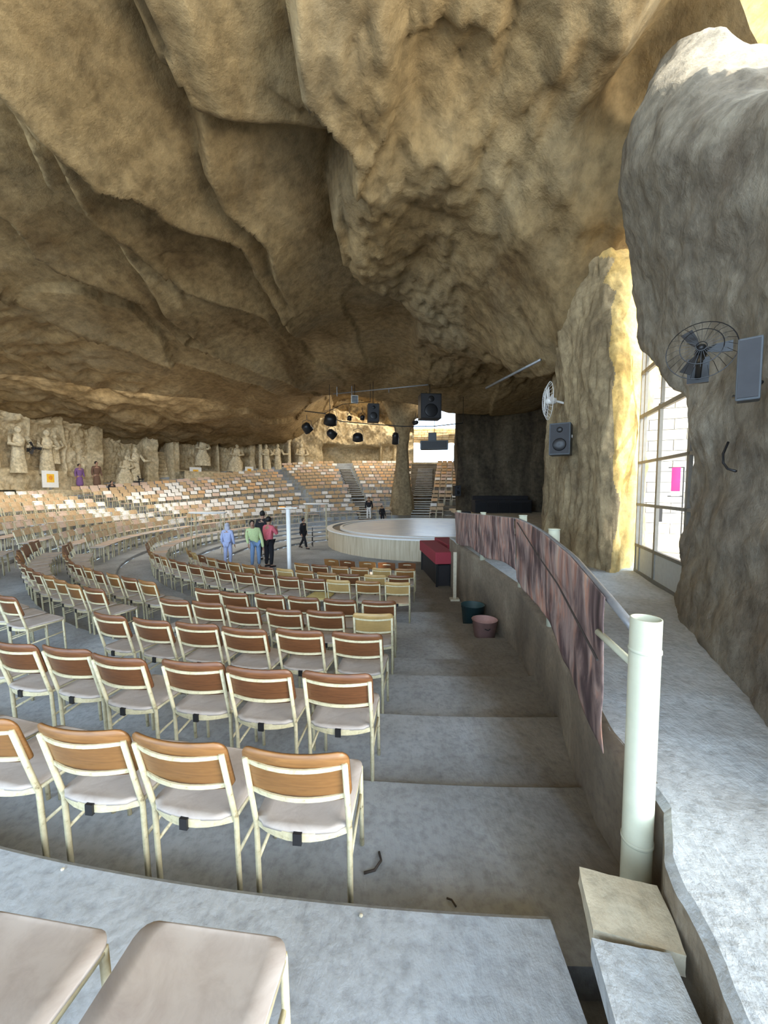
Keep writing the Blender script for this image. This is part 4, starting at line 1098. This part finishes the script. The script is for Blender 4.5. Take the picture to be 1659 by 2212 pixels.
poster(81, 1033, 1.1, 14, 18, 'yellow poster board on the left ledge beside the wall fan')
poster(413, 1021, 1.0, 11, 13, 'yellow orange poster board just right of the rock staircase')
poster(533, 1018, 0.9, 8, 11, 'small yellow poster board left of the columned niche')
for px, m1, m2, lab, yy_, hh_ in ((150, 'purple', 'purple', 'person in purple standing on the left ledge', 1.0, 1.5), (187, 'brown', 'brown', 'person in a brown robe on the left ledge beside the purple one', 1.1, 1.7)):
    q, p_ = on_wall(px, yy_); person((q.x, q.y, zl), -math.radians(p_)+PI, hh_, lab, m1, m2, dress=True)
q, p_ = on_wall(186, 2.6); person((q.x, q.y, tier_z(tier_of(float(ring_r(p_))-2.6), p_)), -math.radians(p_)+PI, 1.35, 'person in black sitting below the ledge at the left', 'blackc', 'blackc', pose='sit')

# ------------------------------------------------------------------ fans and wall equipment
def fan(loc, rz, R_, mat, label, stand=None, tilt=0.0):
    t = thing('wall_fan' if stand is None else 'pedestal_fan', loc, rz, label, 'fan')
    RX = Matrix.Rotation(PI/2+tilt, 4, 'X')
    b = mb(mat)
    for k in range(24):
        a_ = 2*PI*k/24; c, s_ = math.cos(a_), math.sin(a_)
        b.tube([RX @ Vector((c*R_*0.15, s_*R_*0.15, 0.08)), RX @ Vector((c*R_*0.7, s_*R_*0.7, 0.07)), RX @ Vector((c*R_, s_*R_, 0.0))], R_*0.008, 4)
    for rr, z in ((R_, 0), (R_*0.6, 0.075), (R_*0.15, 0.08)):
        b.tube([RX @ Vector((rr*math.cos(2*PI*k/32), rr*math.sin(2*PI*k/32), z)) for k in range(33)], R_*0.016, 5)
    o = b.obj('cage', t); tag(o, kind='stuff')
    for k in range(3):
        a_ = 2*PI*k/3
        b = mb(mat); pts = []
        vs = []
        for rr, wd in ((0.15, 0.10), (0.45, 0.24), (0.85, 0.30)):
            for sgn in (-1, 1):
                for zz_ in (0, 0.008): vs.append(RX @ (Matrix.Rotation(a_, 3, 'Z').to_4x4() @ Vector((rr*R_, sgn*wd*R_*0.6, -0.01+sgn*0.03*R_+zz_))))
        fs = []
        for i in range(2):
            o_ = i*4; fs += [(o_, o_+2, o_+6, o_+4), (o_+1, o_+5, o_+7, o_+3), (o_, o_+4, o_+5, o_+1), (o_+2, o_+3, o_+7, o_+6)]
        b.add(vs, fs).obj('blade', t)
    mb(mat).lathe([(R_*0.16, -0.14), (R_*0.20, -0.05), (R_*0.14, 0.05), (0.01, 0.07)], 16, RX).obj('motor', t, True)
    if stand is None: mb(mat).tube([RX @ Vector((0, 0, -0.10)), RX @ Vector((0, -R_*0.15, -0.30)), RX @ Vector((0, -R_*0.25, -0.42))], 0.022, 8).box((0, 0.44, -R_*0.2), (0.14, 0.04, 0.2)).obj('bracket', t)
    else:
        mb(mat).tube([(0, 0.05, -0.05), (0, 0.05, -stand)], 0.025, 8).obj('pole', t); mb(mat).lathe([(0.22, 0), (0.20, 0.03), (0.03, 0.05)], 20, Matrix.Translation((0, 0.05, -stand))).obj('base', t)
    return t
q = atY(1514, 757, 2.85); fan((q[0], 2.85, q[2]), -0.65, 0.205, 'blackmetal', 'large black wall fan on the grey rock right of the gate', tilt=-0.1)
q = atY(1196, 866, 8.0); fan((q[0]-0.10, 8.0, q[2]), -1.75, 0.38, 'white', 'white wall fan above the grey speaker on the rock pillar')
q, p_ = on_wall(40, 1.3); fan((q.x, q.y, atY(40, 968, q.y)[2]), -math.radians(p_)+PI, 0.42, 'blackmetal', 'dark wall fan at the far left of the carved wall')
q, p_ = on_wall(238, 3.4); zf = tier_z(tier_of(float(ring_r(p_))-3.4), p_); zc = atY(238, 1035, q.y)[2]
fan((q.x, q.y, zc), -math.radians(p_)+PI, 0.28, 'blackmetal', 'black pedestal fan standing behind the left rows of chairs', stand=zc-zf)
# grey loudspeaker on pillar
q = atY(1209, 950, 7.2)
sp = speaker_box('wall_speaker', (q[0]+0.02, 7.2, q[2]), -0.55, (0.36, 0.34, 0.58), 'grey', 'grey loudspeaker bracketed on the rock pillar left of the gate')
mb('white').box((0.19, 0.0, 0.05), (0.01, 0.08, 0.05)).obj('handle', sp, loc=(0, 0, 0)); mb('blackmetal').tube([(0.05, 0.15, 0), (0.10, 0.45, -0.05)], 0.025, 8).obj('bracket', sp)
q = atY(1618, 800, 2.3)
t = thing('wall_loudspeaker', (q[0], 2.3, q[2]), -0.75, 'narrow grey column speaker on the rock at the right edge', 'speaker')
mb('grey').box((0, 0, 0), (0.11, 0.10, 0.36)).obj('cabinet', t, bevel=0.01); mb('cone').box((0, -0.053, 0), (0.09, 0.01, 0.33)).obj('grille', t); mb('blackmetal').box((0, 0.1, 0), (0.05, 0.16, 0.06)).obj('bracket', t)
q1 = [atY(1573, 955, 2.72), atY(1562, 980, 2.70), atY(1562, 1000, 2.68), atY(1572, 1013, 2.66), atY(1590, 1018, 2.6)]
o = mb('blackmetal').tube([tuple(v_) for v_ in q1], 0.008, 8).obj('wall_hook', smooth=True); tag(o, 'black curved metal hook sticking out of the right rock wall', 'hook')
q1 = [atY(1585, 857, 2.72), atY(1620, 850, 2.55), atY(1645, 825, 2.42)]
o = mb('blackmetal').tube([tuple(v_) for v_ in q1], 0.012, 8).obj('wall_bracket', smooth=True); tag(o, 'short dark bracket below the column speaker on the right rock', 'bracket')
# curtain
t = thing('curtain', (5.1, 10.4, -2.5), 0, 'dark maroon curtain hanging in the recess behind the rock pillar', 'curtain')
Pc = np.zeros((60, 12, 3))
for i in range(60):
    for j in range(12): Pc[i, j] = (0.7*i/59.0*1.3+0.06*math.cos(i*0.9), 2.6*i/59.0+0.06*math.sin(i*0.9), 0.2+3.6*j/11.0)
o = grid_mesh('drape', Pc, ['curtain'], True); o.parent = t; o.location = (-0.25, 0, 0)
mb('blackmetal').tube([(-0.25, 0, 3.85), (0.75, 2.7, 3.85)], 0.02, 8).obj('rod', t)

# ------------------------------------------------------------------ hanging rig
rig = thing('lighting_truss', (0, 20, 0), 0, 'thin black pipe carrying the stage lights under the cave ceiling', 'truss')
pts = [atY(658, 888, 20), atY(700, 893, 20), atY(735, 910, 20), atY(800, 916, 20), atY(870, 921, 20), atY(935, 921, 20), atY(1000, 914, 20)]
b = mb('blackmetal').tube([(p_[0], p_[1]-20, p_[2]) for p_ in pts], 0.025, 8); b.obj('pipe', rig, True)
pts2 = [atY(700, 893, 20), atY(740, 873, 20), atY(800, 868, 20)]
mb('blackmetal').tube([(p_[0], p_[1]-20, p_[2]) for p_ in pts2], 0.015, 6).obj('pipe', rig, True)
for px, py in ((712, 893), (800, 868), (920, 920), (1000, 914)):
    p_ = atY(px, py, 20); mb('blackmetal').tube([(p_[0], 0, p_[2]), (p_[0], 0, float(ceiling_z(np.array(p_[0]), np.array(20.0)))+0.3)], 0.012, 6).obj('hanger', rig)
def lamp(px, py, y, R_, L, rot, label, lens=False):
    R_ *= 1.33; L *= 1.33
    p_ = atY(px, py, y)
    t = thing('stage_light', (p_[0], y, p_[2]), 0, label, 'stage light', 'stage lights on the truss')
    T = Matrix.Rotation(rot, 4, 'Y') @ Matrix.Rotation(0.5, 4, 'X')
    mb('blackmetal').lathe([(R_*0.6, L/2), (R_*0.9, L*0.3), (R_, -L/2), (R_*0.86, -L/2+0.01)], 16, T).obj('housing', t, True)
    mb('glass_lens' if lens else 'cone').lathe([(R_*0.84, -L/2+0.02), (0.01, -L/2+0.0)], 16, T, cap=False).obj('lens', t)
    mb('blackmetal').tube([(R_+0.02, 0, 0), (R_*0.8, 0, R_+0.08), (0, 0, R_+0.15), (-R_*0.8, 0, R_+0.08), (-R_-0.02, 0, 0)], 0.012, 6).tube([(0, 0, R_+0.15), (0, 0, R_+0.38)], 0.012, 6).obj('yoke', t)
lamp(663, 924, 19.8, 0.19, 0.34, -0.6, 'tilted black stage light at the left end of the pipe', True)
lamp(714, 906, 19.8, 0.26, 0.36, 0.2, 'largest round black stage light near the left end')
lamp(716, 937, 19.8, 0.17, 0.32, -0.9, 'black stage light hanging below the largest one')
lamp(773, 944, 19.8, 0.21, 0.26, 0.0, 'wide black stage light hanging under the middle of the pipe')
lamp(755, 903, 19.8, 0.09, 0.16, 0.2, 'tiny black stage light above the pipe, left of a pair')
lamp(783, 902, 19.8, 0.09, 0.16, 0.2, 'tiny black stage light above the pipe, right of a pair')
lamp(898, 913, 19.8, 0.09, 0.18, 1.4, 'small black stage light near the bright opening')
lamp(854, 947, 19.8, 0.13, 0.42, 0.0, 'long narrow black stage light in front of the rock column')
def hang(t, x, y, z0):
    zc = float(ceiling_z(np.array(x), np.array(float(y)))); mb('blackmetal').tube([(0, 0, z0), (0, 0, zc-t.location.z+0.25)], 0.015, 6).obj('hanger', t)
q = atY(806, 893, 19.7); sp = speaker_box('hanging_speaker', (q[0], 19.7, q[2]), 0.15, (0.56, 0.5, 0.90), 'black', 'black speaker hanging among the stage lights'); hang(sp, q[0], 19.7, 0.4)
q = atY(928, 880, 18.5); sp = speaker_box('hanging_speaker', (q[0], 18.5, q[2]), 0.1, (0.98, 0.7, 1.15), 'black', 'large black speaker hanging just left of the bright far opening'); hang(sp, q[0], 18.5, 0.5)
q = atY(938, 962, 20.5)
t = thing('hanging_projector', (q[0], 20.5, q[2]), -0.15, 'long dark box hanging across the bright far opening', 'projector')
mb('grey').box((0, 0, 0), (1.45, 0.6, 0.45)).obj('case', t, bevel=0.02); mb('grey').box((-0.10, 0, 0.43), (0.42, 0.4, 0.44)).obj('mount_box', t, bevel=0.02); mb('black').box((0, -0.31, 0), (1.3, 0.02, 0.36)).obj('front_panel', t); hang(t, q[0], 20.5, 0.5)
q = atY(766, 863, 20.2)
t = thing('floodlight', (q[0], 20.2, q[2]), 0.2, 'small white floodlight above the black stage lights', 'floodlight'); mb('white').box((0, 0, 0), (0.36, 0.14, 0.40)).obj('case', t, bevel=0.01); mb('greymetal').box((0, -0.065, 0), (0.30, 0.01, 0.34)).obj('lens', t); hang(t, q[0], 20.2, 0.15)
pa, pb = atY(720, 851, 21), atY(925, 831, 18)
o = mb('greymetal').tube([tuple(pa), tuple(pb)], 0.03, 8).obj('ceiling_pipe', smooth=True); tag(o, 'long thin pale pipe under the cave ceiling above the stage lights', 'pipe')
pa, pb = atY(1050, 838, 10.5), atY(1168, 777, 8.6)
o = mb('greymetal').tube([tuple(pa), tuple(pb)], 0.03, 8).obj('ceiling_pipe', smooth=True); tag(o, 'grey pipe under the ceiling left of the rock pillar', 'pipe')
for px, py in ((728, 850), (760, 848), (840, 842)):
    p_ = atY(px, py, 20.6); o = mb('greymetal').tube([(p_[0], 20.6, p_[2]-0.15), (p_[0], 20.6, float(ceiling_z(np.array(p_[0]), np.array(20.6)))+0.2)], 0.025, 6).obj('ceiling_hanger'); tag(o, {728: 'leftmost short rod holding the pale ceiling pipe', 760: 'short rod above the white floodlight', 840: 'rightmost short rod holding the pale ceiling pipe'}[px], 'rod')

# ------------------------------------------------------------------ rock column at the far side, white posts, oval tables, buckets
cc = [(0.95, 25.6)]
zfl = tier_z(tier_of(10.5), 180)
ctrl = []
for k in range(9):
    a_ = 2*PI*k/8
    ctrl.append([(1.25+rx*math.cos(a_), 26.5+rx*0.8*math.sin(a_), z) for rx, z in ((1.05, -2.6), (0.75, -0.6), (0.50, 1.2), (0.42, 2.6), (0.55, 4.0), (1.0, 5.0), (1.7, 6.6))])
P = displace(patch(ctrl, 60, 60), 0.06, 1.5, 55); P[-1] = P[0]
o = grid_mesh('rock_column', P, ['rock_pillar'], True, flip=True); tag(o, 'rough rock column standing before the far seating left of the stairs', 'column')
x = (622-829.5)/F_PX*9.3; 
t = thing('white_post', (x, 9.3, floor_at(x, 9.3)), 0, 'slim white post with a small plate on top among the chairs', 'post')
hp = -0.49-floor_at(x, 9.3)
mb('white').tube([(0.02, 0, 0), (0, 0, hp)], 0.052, 14).obj('pole', t, True); mb('white').box((0, 0, hp+0.03), (0.46, 0.16, 0.025)).obj('top_plate', t, bevel=0.005); mb('orangep').box((-0.13, -0.03, hp+0.055), (0.14, 0.08, 0.03)).obj('red_object', t); mb('white').lathe([(0.14, 0), (0.14, 0.02), (0.055, 0.03)], 16).obj('foot', t)
def oval(px, py, y, wpx, label):
    p_ = atY(px, py, y); zf_ = floor_at(p_[0], y)
    t = thing('oval_table', (p_[0], y, zf_), 0, label, 'table'); hh_ = p_[2]-zf_
    T = Matrix.Translation((0, 0, hh_)) @ Matrix.Scale(0.55, 4, (0, 1, 0)); rr = wpx/2*y/F_PX
    mb('white').lathe([(rr*0.96, -0.03), (rr, -0.02), (rr, 0.015), (rr*0.97, 0.025)], 36, T).obj('tabletop', t)
    for sx in (-1, 1):
        for sy in (-0.4, 0.4): mb('cream').tube([(sx*rr*0.8, sy*rr*0.7, 0), (sx*rr*0.75, sy*rr*0.6, hh_-0.03)], 0.018, 6).obj('leg', t)
oval(449, 1107, 14.5, 82, 'long white oval tabletop above the left rows of chairs')
oval(683, 1088, 19.0, 56, 'white oval table top on thin legs left of the stage')
# little step stool by the black figure
x, y = put(668, 1178, 17.2)
t = thing('step_ladder', (x, y, floor_at(x, y)), 0.3, 'small dark step ladder beside the striding black figure', 'ladder')
for sx in (-0.16, 0.16): mb('blackmetal').tube([(sx, 0, 0), (sx, 0.1, 0.85)], 0.018, 6).obj('rail', t); mb('blackmetal').tube([(sx, 0.35, 0), (sx, 0.1, 0.85)], 0.015, 6).obj('rail', t)
for z in (0.22, 0.45, 0.68): mb('white').box((0, z*0.12, z), (0.32, 0.12, 0.025)).obj('tread', t)
def bucket(px, py, y, R_, H_, mat, label):
    p_ = atY(px, py, y); x_ = min(p_[0], rl(min(y, 9)).x-0.22)
    t = thing('bucket', (x_, y, floor_at(x_, y)), 0, label, 'bucket')
    mb(mat).lathe([(R_*0.8, 0), (R_, H_), (R_*1.04, H_), (R_*0.95, H_-0.01), (R_*0.78, 0.02)], 24).obj('body', t, True)
    mb('blackmetal').tube([(-R_, 0, H_-0.03), (-R_*0.7, -R_*0.5, H_*0.72), (0, -R_*1.05, H_*0.6), (R_*0.7, -R_*0.5, H_*0.72), (R_, 0, H_-0.03)], 0.006, 6).obj('handle', t)
bucket(1088, 1262, 6.5, 0.20, 0.36, 'bucket', 'dark green bucket against the aisle wall under the banner')
bucket(1086, 1300, 5.75, 0.19, 0.26, 'bucket_pink', 'dusty pink bucket in front of the dark green bucket')
x, y = 1.60, 8.6
t = thing('wooden_prop', (x, y, floor_at(x, y)), 0, 'pale wooden prop standing under the brown banner', 'prop'); mb('slab').box((0, 0, 0.55), (0.07, 0.05, 1.1)).obj('upright', t); mb('slab').box((0, 0, 0.02), (0.2, 0.2, 0.04)).obj('foot', t)

# ------------------------------------------------------------------ small floor debris
def debris(name, pts, r, mat, label, cat):
    o = mb(mat).tube(pts, r, 6).obj(name, smooth=True); tag(o, label, cat); return o
p0 = atZ(800, 1885, -1.80); debris('bent_wire', [(p0[0]-0.03, p0[1], -1.802), (p0[0]+0.02, p0[1]+0.01, -1.798), (p0[0]+0.05, p0[1]+0.05, -1.79), (p0[0]+0.04, p0[1]+0.10, -1.798)], 0.006, 'rope', 'curved dark scrap of wire on the floor beside the nearest chair', 'wire')
p0 = atZ(965, 1940, -1.80); debris('twig', [(p0[0], p0[1], -1.80), (p0[0]+0.02, p0[1]-0.01, -1.797), (p0[0]+0.035, p0[1]-0.035, -1.80)], 0.004, 'rope', 'tiny black twig at the edge of the nearest step', 'twig')
for i, (px, py) in enumerate(((780, 1978), (135, 1878))):
    p0 = atZ(px, py, -1.595); o = mb('slab').ball((p0[0], p0[1], -1.594), (0.008, 0.007, 0.006), 7).obj('pebble'); tag(o, ['small pale pebble on the nearest step right of the chairs', 'small pale pebble on the nearest step at the left'][i], 'pebble')
